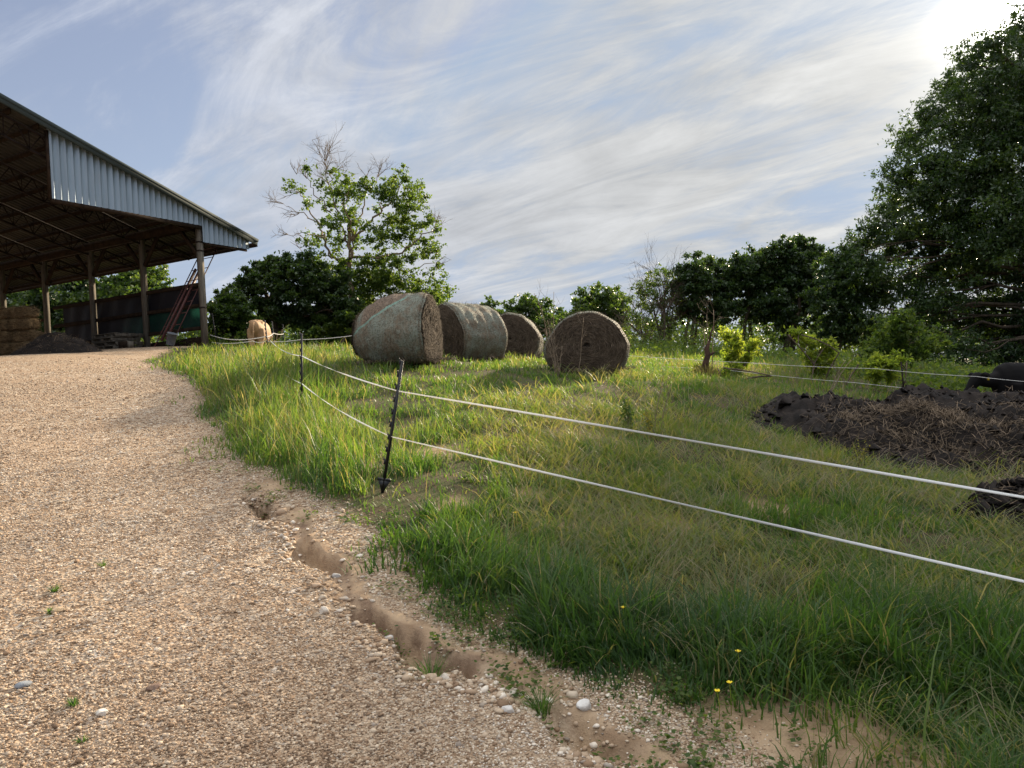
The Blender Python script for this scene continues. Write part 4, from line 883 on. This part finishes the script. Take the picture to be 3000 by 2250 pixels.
# --- half-dead sycamore behind the largest bale (source pixels = 600 + .434*x, 380 + .434*y of a close look)
def sycamore():
    rs = np.random.RandomState(21); d0 = 34.0; S = lambda x, y, dd=0.: at(600+.434*x, 380+.434*y, d0+dd)
    b = base_at(1022, d0); t = thing('half_dead_tree', 'tall half dead tree with bare twigs on top and sparse leaves, behind the largest bale', 'tree', b)
    mb = MB(); B = np.array(b)
    paths = [([(1000, 1500), (985, 1100), (985, 880), (975, 700), (970, 605)], .22, .10, 0), ([(1000, 745), (1100, 640), (1200, 550), (1290, 440), (1350, 330)], .11, .03, .5), ([(960, 760), (930, 640), (885, 520), (850, 400), (825, 280), (812, 215)], .08, .015, -.6),
             ([(985, 900), (850, 860), (800, 720), (770, 640), (690, 530), (640, 420)], .11, .03, .8), ([(985, 860), (1160, 850), (1330, 830), (1420, 750), (1560, 660)], .11, .03, -.8), ([(1000, 740), (1060, 560), (1085, 420), (1090, 300)], .08, .02, 1.0),
             ([(1200, 550), (1175, 430), (1165, 300)], .05, .02, .5), ([(860, 870), (800, 730), (660, 700), (520, 705)], .06, .015, -1.0), ([(770, 640), (640, 560), (530, 500)], .05, .012, 1.2), ([(1150, 850), (1350, 960), (1560, 900)], .08, .02, 1.4), ([(985, 1000), (800, 1000), (640, 790)], .07, .015, 1.5), ([(970, 900), (1000, 700), (940, 500), (985, 380)], .07, .02, -1.5), ([(850, 560), (740, 420), (690, 260)], .05, .015, -.3)]
    ends = []
    for pth, r0, r1, j in paths:
        k = len(pth); P_ = np.array([S(x, y, j*i/(k-1)*2) for i, (x, y) in enumerate(pth)])-B
        f = np.linspace(0, k-1, k*4); Pi = np.stack([np.interp(f, np.arange(k), P_[:, c]) for c in range(3)], 1); Pi[1:-1] += rs.normal(0, .05, Pi[1:-1].shape)
        mb.tube(Pi, np.linspace(r0, r1, len(Pi))*.58, 7); ends.append((Pi, r1))
    tw_ = mb; Z = lambda x, y, dd=0.: S(x, y, dd)-B
    for (x, y, dx, dz, L, dep, m_) in ((825, 270, -.1, 1, 1.3, 3, 5), (812, 215, .1, 1, 1.25, 3, 5), (850, 390, -.5, .8, 1.3, 3, 4), (850, 300, .7, .7, 1.2, 3, 3), (690, 330, -.6, .7, 1.0, 3, 3), (1168, 320, .3, 1, 1.1, 3, 4), (1090, 320, -.1, 1, .9, 2, 2), (1550, 660, .6, .5, 1.0, 3, 4), (530, 500, -.8, .1, .9, 3, 4), (560, 705, -1, .0, .9, 2, 3), (640, 560, -.6, -.4, 1.0, 2, 3), (640, 420, -.7, .3, .8, 2, 3), (700, 760, -.8, -.2, 1.0, 2, 3), (1560, 900, .5, .1, .8, 2, 2), (620, 300, -.3, .5, .7, 2, 2), (640, 800, -.5, .5, .8, 1, 2)):
        for k in range(m_): twigs(tw_, Z(x, y, rs.uniform(-.8, .8)), np.array((dx, rs.normal(0, .5), dz))+rs.normal(0, .3, 3), L*rs.uniform(.5, .85), .016, rs, dep-1, 4, .5)
    mb.build('trunk', M['bark_pale'], t, True)
    cl = [(690, 260, 36), (845, 285, 34), (570, 380, 36), (640, 400, 34), (785, 370, 38), (960, 340, 62), (1000, 430, 62), (900, 430, 56), (690, 500, 42), (840, 500, 52), (1050, 380, 48), (1125, 405, 34), (1340, 340, 68), (1400, 430, 62), (1480, 455, 36), (1255, 370, 48), (1215, 450, 52), (1300, 520, 66), (1395, 530, 66), (1350, 610, 70), (1260, 620, 50), (1425, 650, 60), (1505, 590, 34), (820, 620, 52), (870, 650, 52), (900, 740, 60), (1110, 760, 66), (1200, 720, 66), (1300, 720, 62), (1400, 730, 58), (1490, 770, 58), (1570, 680, 34), (1570, 810, 46), (1575, 920, 36), (1500, 850, 62), (1400, 870, 66), (1290, 880, 72), (1190, 900, 76), (1090, 900, 76), (930, 880, 66), (1000, 640, 50), (930, 590, 40), (1080, 650, 40), (1160, 540, 36)]
    cl += [(900+rs.uniform(-90, 700), 960+rs.uniform(0, 330), rs.uniform(60, 95)) for _ in range(44)]
    cl += [(rs.uniform(640, 1520), rs.uniform(360, 900), rs.uniform(34, 56)) for _ in range(20)]
    lob = []
    for x, y, r in cl:
        dd = rs.uniform(-1.4, 1.4) if y < 900 else rs.uniform(-.5, 2.2); lob.append((*(S(x, y, dd)-B), r*.434*d0/F*1.25))
    pos, v = clumps(lob, 56000, rs, 24, .34, .1); V, Q = leaves(pos, .105, rs, .2, .75)
    mesh_np('crown', V, [Q], M['leaf_mid'], t, {'v': np.repeat(v*.8, 4)})
sycamore()
# --- dark bushy trees left of it
Sx = lambda L: [(600+.434*x, 380+.434*y, .434*r) for x, y, r in L]
tree('bushy_tree', 'dense dark green tree behind the tan cow, between barn and half dead tree', 'tree', base_at(800, 33), lobes_px(Sx([(450, 970, 110), (390, 930, 80), (560, 940, 110), (690, 930, 105), (330, 1060, 110), (520, 1090, 130), (700, 1090, 130), (850, 1050, 120), (240, 1130, 90), (420, 1230, 130), (620, 1260, 130), (820, 1240, 130), (960, 1200, 110)]), 33, 1.2, 1), 60000, .14, 31, 'leaf_dark', droop=.2, aspect=.65, sub=30, stems=2, tr=.26)
tree('bushy_tree', 'lighter green low tree beside the barn corner post, left of the dark tree', 'tree', base_at(665, 31), lobes_px(Sx([(150, 1160, 85), (110, 1250, 80), (230, 1270, 100), (70, 1340, 70), (180, 1370, 90), (320, 1370, 90), (60, 1420, 60)]), 31, .8, 2), 24000, .125, 32, 'leaf', droop=.2, aspect=.6, stems=2, tr=.12)
tree('bushy_tree', 'dark shrubby tree directly behind the largest bale, under the half dead tree', 'tree', base_at(985, 32), lobes_px(Sx([(760, 1380, 110), (900, 1390, 110), (1040, 1330, 110), (1180, 1280, 100), (1320, 1230, 110), (1450, 1180, 90), (1530, 1140, 55)]), 32.3, .8, 3), 30000, .13, 33, 'leaf_mid', droop=.2, aspect=.65, stems=2, tr=.14)
# --- trees seen through and behind the barn
tree('leafy_tree', 'sunlit green tree behind the barn, its crown ending right of the second barn post', 'tree', base_at(390, 40), lobes_px([(440, 800, 42), (400, 830, 55), (340, 850, 65), (470, 840, 28), (300, 900, 70), (390, 900, 70), (450, 890, 45), (330, 970, 60), (400, 985, 60)], 40, 1.5, 4), 22000, .20, 34, 'leaf', aspect=.65, tr=.28)
tree('leafy_tree', 'deep green tree seen through the barn between its third and fourth posts', 'tree', base_at(210, 42), lobes_px([(230, 840, 70), (170, 880, 75), (250, 920, 80), (120, 920, 70), (180, 980, 80), (260, 1000, 60)], 42, 1.5, 5), 20000, .21, 35, 'leaf_dark', aspect=.65, tr=.28)
tree('leafy_tree', 'dark tree behind the hay stacks at the far left of the barn', 'tree', base_at(50, 42), lobes_px([(70, 860, 80), (0, 880, 90), (-80, 880, 90), (60, 960, 80), (-40, 970, 90)], 43, 1.5, 6), 20000, .21, 36, 'leaf_dark', aspect=.65, tr=.28)
# --- far row behind the bales
def row(px_, d, spec, lab, seed, lm='leaf', n=16000, size=.2, **kw):
    return tree('field_tree', lab, 'tree', base_at(px_, d), lobes_px(spec, d, d*.03, seed), n, size, seed, lm, aspect=.6, tr=kw.pop('tr', .2), group='trees along the field edge', **kw)
row(1545, 58, [(1540, 895, 34), (1500, 915, 34), (1580, 905, 34), (1540, 950, 45), (1600, 955, 40), (1475, 955, 30), (1560, 1010, 55)], 'small rounded tree showing above the third and darkest round bale', 41, 'leaf', 13000, .24)
row(1430, 60, [(1430, 905, 26), (1405, 930, 22), (1450, 940, 30), (1430, 980, 36)], 'small pale-topped tree peeping up behind the pale ribbed bale', 42, 'leaf', 7000, .24)
row(1650, 62, [(1640, 930, 26), (1620, 960, 30), (1665, 965, 28), (1640, 1010, 40)], 'low thin tree in the gap between the two rightmost bales', 43, 'leaf', 7000, .24)
row(1760, 50, [(1720, 880, 36), (1770, 875, 40), (1810, 895, 36), (1700, 920, 36), (1750, 935, 52), (1810, 945, 45), (1690, 965, 36), (1780, 1000, 55)], 'mid-height leafy tree right above the squat rightmost bale', 44, 'leaf', 20000, .2)
def bare_tree():
    rs = np.random.RandomState(45); d = 44.; b = np.array(base_at(1935, d)); t = thing('bare_tree', 'thin-leaved greyish tree with many bare branches, right of the squat bale', 'tree', tuple(b), 0, 'trees along the field edge'); mb = MB()
    for (px_, py_) in ((1860, 880), (1890, 830), (1920, 800), (1955, 790), (1985, 820), (1840, 950), (1935, 850), (1975, 880), (1900, 900), (1870, 940), (1960, 940)):
        dd = d+rs.uniform(-1, 1); e = at(px_, py_, dd)-b; o = np.array((rs.normal(0, .5), rs.normal(0, .5), 0)); p = limb(mb, o, e*.75+o*.3, .085, .035, rs, .10, 8, 6)
        for k in range(6):
            q = p[rs.randint(3, 8)]; twigs(mb, q, (e-q)+rs.normal(0, .8, 3), np.linalg.norm(e-q)*rs.uniform(.5, .8)+.35, .022, rs, 2, 4, .5)
    mb.build('trunk', M['twig'], t)
    lob = lobes_px([(1860, 880, 36), (1890, 840, 30), (1930, 810, 32), (1970, 815, 30), (1930, 880, 45), (1980, 900, 36), (1880, 930, 36), (1950, 960, 40)], d, 1, 46); lob = [(*(np.array(l[:3])-b), l[3]) for l in lob]
    pos, v = clumps(lob, 3800, rs, 30, .3, .4); V, Q = leaves(pos, .17, rs); mesh_np('crown', V, [Q], M['leaf'], t, {'v': np.repeat(np.clip(v+.2, 0, 1), 4)})
bare_tree()
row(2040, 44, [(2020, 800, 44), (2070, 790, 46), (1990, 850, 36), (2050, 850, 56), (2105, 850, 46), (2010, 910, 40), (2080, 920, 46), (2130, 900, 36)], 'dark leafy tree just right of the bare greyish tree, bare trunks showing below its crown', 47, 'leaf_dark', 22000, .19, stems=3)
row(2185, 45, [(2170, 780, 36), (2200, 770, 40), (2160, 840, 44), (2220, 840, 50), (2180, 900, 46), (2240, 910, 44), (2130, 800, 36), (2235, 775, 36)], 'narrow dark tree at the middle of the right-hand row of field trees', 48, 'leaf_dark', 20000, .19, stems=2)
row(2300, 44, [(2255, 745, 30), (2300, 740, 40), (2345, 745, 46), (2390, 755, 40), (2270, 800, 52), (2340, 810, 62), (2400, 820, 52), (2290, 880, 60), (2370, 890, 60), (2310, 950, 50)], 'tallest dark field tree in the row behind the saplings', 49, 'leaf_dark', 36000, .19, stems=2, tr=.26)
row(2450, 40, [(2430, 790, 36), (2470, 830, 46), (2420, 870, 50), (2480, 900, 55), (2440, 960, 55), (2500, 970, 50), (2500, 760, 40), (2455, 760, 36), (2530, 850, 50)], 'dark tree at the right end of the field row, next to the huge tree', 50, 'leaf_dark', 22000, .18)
# --- huge tree at the right edge, the sun behind its top
big = [(2990, 105, 60), (2905, 130, 55), (2845, 185, 60), (2940, 200, 85), (3030, 200, 100), (2785, 265, 62), (2880, 280, 95), (3000, 320, 120), (2722, 345, 58), (2820, 375, 95), (2930, 410, 120), (3060, 430, 140), (2664, 415, 56), (2740, 480, 95), (2850, 520, 120), (2980, 550, 140), (2632, 520, 62), (2700, 590, 95), (2800, 640, 120), (2930, 680, 140), (3070, 660, 150), (2602, 620, 55), (2555, 690, 55), (2515, 715, 40), (2640, 710, 85), (2740, 770, 110), (2870, 810, 130), (3020, 820, 140), (2500, 780, 42), (2560, 790, 60), (2610, 850, 75), (2700, 890, 95), (2820, 930, 110), (2960, 950, 120), (3100, 930, 130), (2700, 990, 70), (2820, 1030, 70), (2640, 960, 60), (3200, 620, 190), (3240, 850, 190), (3180, 330, 170), (3120, 140, 120), (3150, 1000, 120), (3040, 40, 60), (2950, 1040, 60), (3350, 500, 180), (3420, 750, 190), (3330, 280, 150), (3250, 120, 120), (2760, 1060, 60), (2880, 1065, 60), (2600, 1040, 50), (2680, 1065, 50), (2960, 1060, 60), (3050, 1060, 70), (2540, 940, 50), (2560, 1000, 45)]
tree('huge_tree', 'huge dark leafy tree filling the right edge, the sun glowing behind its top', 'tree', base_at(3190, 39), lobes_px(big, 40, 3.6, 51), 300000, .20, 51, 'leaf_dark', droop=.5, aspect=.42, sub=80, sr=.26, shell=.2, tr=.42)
tree('leafy_shrub', 'sunlit yellow-green low tree under the left edge of the huge tree', 'shrub', base_at(2560, 28), lobes_px([(2600, 960, 36), (2645, 950, 40), (2620, 1000, 44), (2570, 1020, 40), (2680, 1020, 45), (2730, 1000, 40), (2540, 1050, 30)], 27, 1, 52), 9000, .14, 52, 'leaf_mid', tr=.08, aspect=.5, stems=2)
# --- bright saplings by the far fence
sap = lambda px_, d, spec, lab, sd_, n=2600: tree('sapling', lab, 'sapling', base_at(px_, d), lobes_px(spec, d, .3, sd_), n, .115, sd_, 'leaf_bright', 'twig', tr=.035, aspect=.42, sub=12, sr=.45, shell=.2, stems=2, group='bright green saplings by the far fence', droop=.1, up=1.1)
sap(2155, 20.5, [(2135, 980, 22), (2165, 1000, 24), (2205, 1015, 22), (2150, 1030, 28), (2190, 1045, 24), (2150, 1075, 24), (2170, 1060, 24)], 'bright yellow-green sapling standing alone behind the far fence lines, left of the other saplings', 61)
sap(2400, 21.5, [(2340, 975, 20), (2360, 1000, 24), (2405, 1025, 28), (2420, 1060, 30), (2380, 1050, 24), (2430, 1010, 18), (2400, 1080, 28)], 'bright yellow-green bushy sapling with two tops, second from the left by the far fence', 62, 3200)
sap(2585, 20, [(2570, 1060, 28), (2600, 1080, 30), (2560, 1095, 26), (2620, 1050, 22)], 'short shaded green sapling behind the crest of the manure heap', 63, 2400)
sap(2090, 19, [(2050, 1080, 18), (2080, 1095, 20), (2110, 1090, 18)], 'knee-high leafy green sapling left of the tallest bright sapling', 64, 900)
# twisted stump right of the squat bale, straw round its foot
def stump():
    rs = np.random.RandomState(70); d = 18.5; b = at(2068, 1080, d); b[2] = gz(b[0], b[1]); t = thing('broken_stump', 'twisted reddish broken tree stump with dry grass round its foot, right of the squat bale', 'tree stump', tuple(b)); mb = MB()
    S = lambda x, y, dd=0: at(x, y, d+dd)-b
    mb.tube([S(2064, 1095), S(2068, 1060), S(2075, 1040), S(2070, 1022), S(2078, 1000)], [.11, .075, .065, .06, .035], 9); mb.tube([S(2071, 1045), S(2088, 1035), S(2096, 1030)], [.045, .03, .01], 6); mb.tube([S(2078, 1003), S(2083, 975), S(2092, 950)], [.035, .02, .008], 6)
    mb.build('trunk', simple('reddish_bark', (.10, .058, .04), (.045, .03, .024), 12, .9, .1, bs=.7), t, True)
    n = 260; a = rs.uniform(0, 6.28, n); rr = rs.uniform(0, .3, n)
    blades(rr*np.cos(a), rr*np.sin(a), np.zeros(n), rs.uniform(.12, .45, n)*(1.1-rr*1.5), np.full(n, .012), rs.uniform(.2, 1, n), a, rs.uniform(.78, 1, n), 'dry_grass', M['grass'], t)
stump()
# dry stalks and weeds
def weed(label, px_, py_, d, H, seed, n=3, r=.006, tilt=(0, 0), fork=2, m_='stalk', leaf=None, name='dry_weed', cat='weed', group='dry weed stalks in the pasture', L=.5):
    rs = np.random.RandomState(seed); b = at(px_, py_, d); b[2] = gz(b[0], b[1]); t = thing(name, label, cat, tuple(b), 0, group); mb = MB(); tips = []
    for k in range(n):
        e = np.array((tilt[0]+rs.normal(0, .16), tilt[1]+rs.normal(0, .12), 1.))*H*rs.uniform(.6, 1.05); p = limb(mb, rs.normal(0, .04, 3)*np.array((1, 1, 0)), e, r, r*.5, rs, .06, 8, 4); tips.append(p)
        for q in range(fork*2): twigs(mb, p[rs.randint(3, 8)], np.array((rs.normal(0, .7), rs.normal(0, .7), .7)), H*.22, r*.5, rs, 1, 3, .6)
    mb.build('stalk', M[m_], t)
    if leaf:
        P_ = np.vstack([p[2:] for p in tips]); pos = P_[rs.randint(0, len(P_), leaf[1])]+rs.normal(0, .035, (leaf[1], 3)); V, Q = leaves(pos, leaf[2], rs, .1, .4); mesh_np('leaf', V, [Q], M[leaf[0]], t, {'v': np.repeat(rs.rand(leaf[1]), 4)})
    return t
weed('cluster of dry branching weed stalks in front of the left part of the squat bale', 1635, 1090, 14.2, .85, 81, 7, .008)
weed('single tall thin dry stalk in front of the middle of the squat bale', 1692, 1092, 14.0, 1.25, 82, 1, .008, (0, 0), 1)
weed('dark leaning twiggy weed in the sunlit pasture below the squat bale', 1925, 1215, 9.9, .72, 83, 2, .007, (.16, 0), 2)
weed('low bent dry stalk lying in the sunlit grass below the dry weed cluster', 1745, 1195, 10.2, .5, 84, 2, .006, (-1.1, .2), 1)
weed('tall dry weed stalk standing against the far fence lines left of the saplings', 2078, 1110, 18.5, 1.6, 85, 3, .012, (.0, 0), 2)
weed('slanting dry stem rising right behind the left end of the manure heap', 2425, 1130, 15.6, 1.2, 86, 2, .014, (.55, 0), 1)
weed('tall pale dry stalk standing behind the third bale, in the gap before the squat bale', 1618, 1075, 17.5, 1.6, 87, 3, .010, (.02, 0), 1)
yel = leafmat('weed_leaf', [(0, (.09, .13, .02)), (.5, (.25, .26, .03)), (1, (.42, .34, .03))], .4, (1, 1, .5), 1.3); M['yellow'] = yel
weed('yellow-flowered weed with leafy stem in the grass left of the dark twiggy weed', 1905, 1225, 9.5, .36, 91, 5, .004, (0, 0), 1, 'twig', ('yellow', 190, .035), 'yellow_weed', 'weed', None)
weed('green upright weed just left of the yellow-flowered one in the pasture', 1842, 1215, 9.8, .42, 92, 4, .004, (0, 0), 1, 'twig', ('leaf', 170, .06), 'green_weed', 'weed', None)
weed('small yellow-flowering plant at the front foot of the manure heap', 2520, 1345, 9.2, .34, 93, 5, .004, (0, 0), 1, 'twig', ('yellow', 120, .03), 'yellow_weed', 'weed', None)
weed('small green seedling growing on top of the dark manure heap', 2818, 1205, 11.6, .26, 94, 1, .006, (0, 0), 0, 'twig', ('leaf_bright', 40, .08), 'green_weed', 'weed', None)
# undergrowth below the trees
def under():
    rs = np.random.RandomState(95); P_ = []
    for (px_, py_, d, wx, h, k) in ((1950, 1050, 39, 5, 1.0, 3500), (2150, 1075, 33, 6, .6, 2600), (2300, 1090, 31, 5, .6, 2600), (2450, 1100, 30, 4, .6, 1800), (2750, 1090, 22, 5, .8, 3200), (2940, 1085, 21, 3, 1.0, 2000), (1560, 1040, 40, 7, 1.1, 3000), (2000, 1020, 42, 6, 2.2, 3000), (2250, 1020, 44, 8, 2.4, 3500), (870, 1010, 31, 5, 1.2, 2500), (480, 1000, 34, 3, 1.2, 2500), (650, 1010, 30, 2, .9, 1200)):
        c = at(px_, py_, d); m = 26; cx, cy = rs.normal(c[0], wx*.4, m), rs.normal(c[1], 1.6, m); q = rs.randint(0, m, k); x, y = cx[q]+rs.normal(0, .28, k), cy[q]+rs.normal(0, .28, k)
        P_.append(np.stack([x, y, ground_z(x, y)+h*rs.beta(1.3, 1.8, k)*(rs.uniform(.5, 1.1, m)[q])], -1))
    pos = np.vstack(P_); pos = pos[pile_fn(pos[:, 0], pos[:, 1]) > 1.25]; V, Q = leaves(pos, .13, rs, -.2, .5, .8)
    tag(mesh_np('undergrowth', V, [Q], M['leaf_mid'], None, {'v': np.repeat(.2+rs.rand(len(pos))*.8, 4)}), kind='stuff')
    # dim far wood that closes the view between the trunks
    P_ = []
    for px_ in range(1380, 3200, 40):
        d = 78+rs.uniform(-6, 6); P_.append((*at(px_, 1000+rs.uniform(-15, 15)-(px_ > 1900)*15, d), rs.uniform(1.6, 2.4)))
    for px_ in range(-100, 1100, 60):
        P_.append((*at(px_, 985, 58+rs.uniform(-4, 4)), rs.uniform(1.6, 2.6)))
    pos, v = clumps(P_, 42000, rs, 24, .4, .2); V, Q = leaves(pos, .34, rs, .2, .6)
    tag(mesh_np('far_woods', V, [Q], M['leaf'], None, {'v': np.repeat(v, 4)}), kind='stuff')
under()
# ---------------------------------------------------------------- rocks, tufts, flowers
def rock(label, px_, py_, s, c1, c2, seed, flat=.6):
    p = hit(px_, py_); rs = np.random.RandomState(seed); import bmesh
    bm = bmesh.new(); bmesh.ops.create_icosphere(bm, subdivisions=3, radius=1)
    cuts = rs.normal(0, 1, (9, 3)); cuts /= np.linalg.norm(cuts, axis=1)[:, None]; of = rs.uniform(.62, .9, 9)
    for v in bm.verts:
        q = np.array(v.co)
        for c, o_ in zip(cuts, of):
            e = q @ c-o_
            if e > 0: q = q-c*e
        q = q*(1+.05*(vnoise(q[0]*2+seed, q[1]*2+q[2], .5, seed)-.5)); v.co = q*np.array((1.15, .9, flat))*s
    me = bpy.data.meshes.new('rock'); bm.to_mesh(me); bm.free(); me.materials.append(rockmat('rock', c1, c2)); o = bpy.data.objects.new('rock', me); C.collection.objects.link(o)
    o.location = (p[0], p[1], gz(p[0], p[1])+s*flat*.35); o.rotation_euler = (0, 0, rs.uniform(0, 6)); return tag(o, label, 'rock')
rock('largest white angular rock at the grass edge in front of the bare sand', 1712, 2063, .034, (.68, .66, .62), (.5, .47, .43), 1, .8)
rock('blue-grey stone in the gravel near the lower left corner', 68, 2010, .034, (.22, .24, .26), (.15, .16, .18), 2, .5)
rock('flat dark brown stone in the gravel left of the middle bottom', 450, 2014, .034, (.20, .13, .09), (.14, .09, .07), 3, .4)
rock('pale block of rock at the lower lip of the washed-out gully', 1135, 1848, .036, (.55, .52, .48), (.36, .33, .30), 4, .7)
rock('brownish rock wedged across the middle of the gully', 925, 1720, .036, (.42, .31, .21), (.30, .20, .13), 5, .55)
rock('cream rock beside the upper pool of the gully', 950, 1790, .034, (.58, .52, .44), (.45, .38, .30), 6, .7)
rock('grey rock in the gully bed, left of the cream one', 985, 1680, .032, (.42, .40, .37), (.28, .26, .24), 7, .6)
rock('small white stone left of the lone tuft at the sandy run-off', 1490, 2075, .03, (.66, .63, .58), (.5, .46, .42), 8, .7)
rock('tan stone half buried beside the green tuft on the left of the driveway', 168, 1790, .035, (.36, .27, .18), (.25, .19, .12), 9, .6)
rock('pale flat stone on the gravel below the shadow line', 300, 2092, .032, (.60, .56, .50), (.46, .42, .36), 10, .5)
def tuft(label, px_, py_, n, h, seed, v0=.2):
    p = hit(px_, py_); rs = np.random.RandomState(seed); a = rs.uniform(0, 6.28, n); rr = rs.uniform(0, h*.25, n)
    o = blades(rr*np.cos(a), rr*np.sin(a), np.zeros(n), h*rs.uniform(.5, 1.2, n), np.full(n, .0055), rs.uniform(.3, 1.15, n), a, rs.uniform(v0-.15, v0+.2, n), 'grass_tuft', M['grass']); o.location = (p[0], p[1], gz(p[0], p[1])-.004); return tag(o, label, 'grass tuft')
tuft('lone spiky grass tuft at the lip of the gully where it meets the gravel', 1262, 1958, 70, .17, 1, .25)
tuft('lone spiky grass tuft on the bare sand left of the large white rock', 1585, 2060, 80, .15, 2, .3)
tuft('small dark green tuft alone in the gravel near the bottom left', 215, 2065, 60, .05, 3, .1)
tuft('faint small tuft in the gravel below the other bottom-left tuft', 240, 2170, 40, .04, 4, .1)
tuft('small green tuft in sunlit gravel at the left edge', 160, 1725, 60, .06, 5, .2)
tuft('tuft growing beside a tan half-buried stone on the left of the driveway', 150, 1793, 40, .055, 6, .4)
tuft('broad-leaved green sprig in the gravel right where the shadow begins', 300, 1655, 26, .06, 7, .3)
ym = simple('yellow_petal', (.80, .62, .03), (.75, .55, .02), 10, .5, .3)
def flower(label, px_, py_, h, seed, d=None):
    rs = np.random.RandomState(seed); p = hit(px_, py_) if d is None else at(px_, py_, d); g_ = gz(p[0], p[1])
    t = thing('buttercup', label, 'flower', (p[0], p[1], g_), rs.uniform(0, 6), 'yellow buttercups in the foreground grass')
    MB().tube([(0, 0, 0), (.006, .004, h*.5), (.0, .0, h)], .0016, 5).build('stem', M['leaf_bright'], t)
    for k in range(5):
        a = k*2*math.pi/5; c, s = math.cos(a), math.sin(a); r0 = .013
        v = np.array([(0, 0, 0), (.6, -.5, .45), (1.0, -.35, .8), (1.0, .35, .8), (.6, .5, .45)])*r0; v = np.stack([v[:, 0]*c-v[:, 1]*s, v[:, 0]*s+v[:, 1]*c, v[:, 2]+h], -1)
        mesh_np('petal', v, [np.array([(0, 1, 2)]), np.array([(0, 2, 3)]), np.array([(0, 3, 4)])], ym, t)
for (lab, a, b, h, d) in (('yellow buttercup, lower left of the pair closest to the camera', 2105, 2090, .13, 3.35), ('yellow buttercup, right one of the pair closest to the camera', 2142, 2085, .14, 3.4), ('yellow buttercup standing above and right of the closest pair', 2168, 2010, .2, 3.55), ('small yellow buttercup in the lush grass near the gully', 1832, 1895, .2, 4.0), ('tall yellow buttercup in the grass right below the leaning post', 1512, 1545, .28, 5.4)):
    flower(lab, a, b, h, int(a), d)
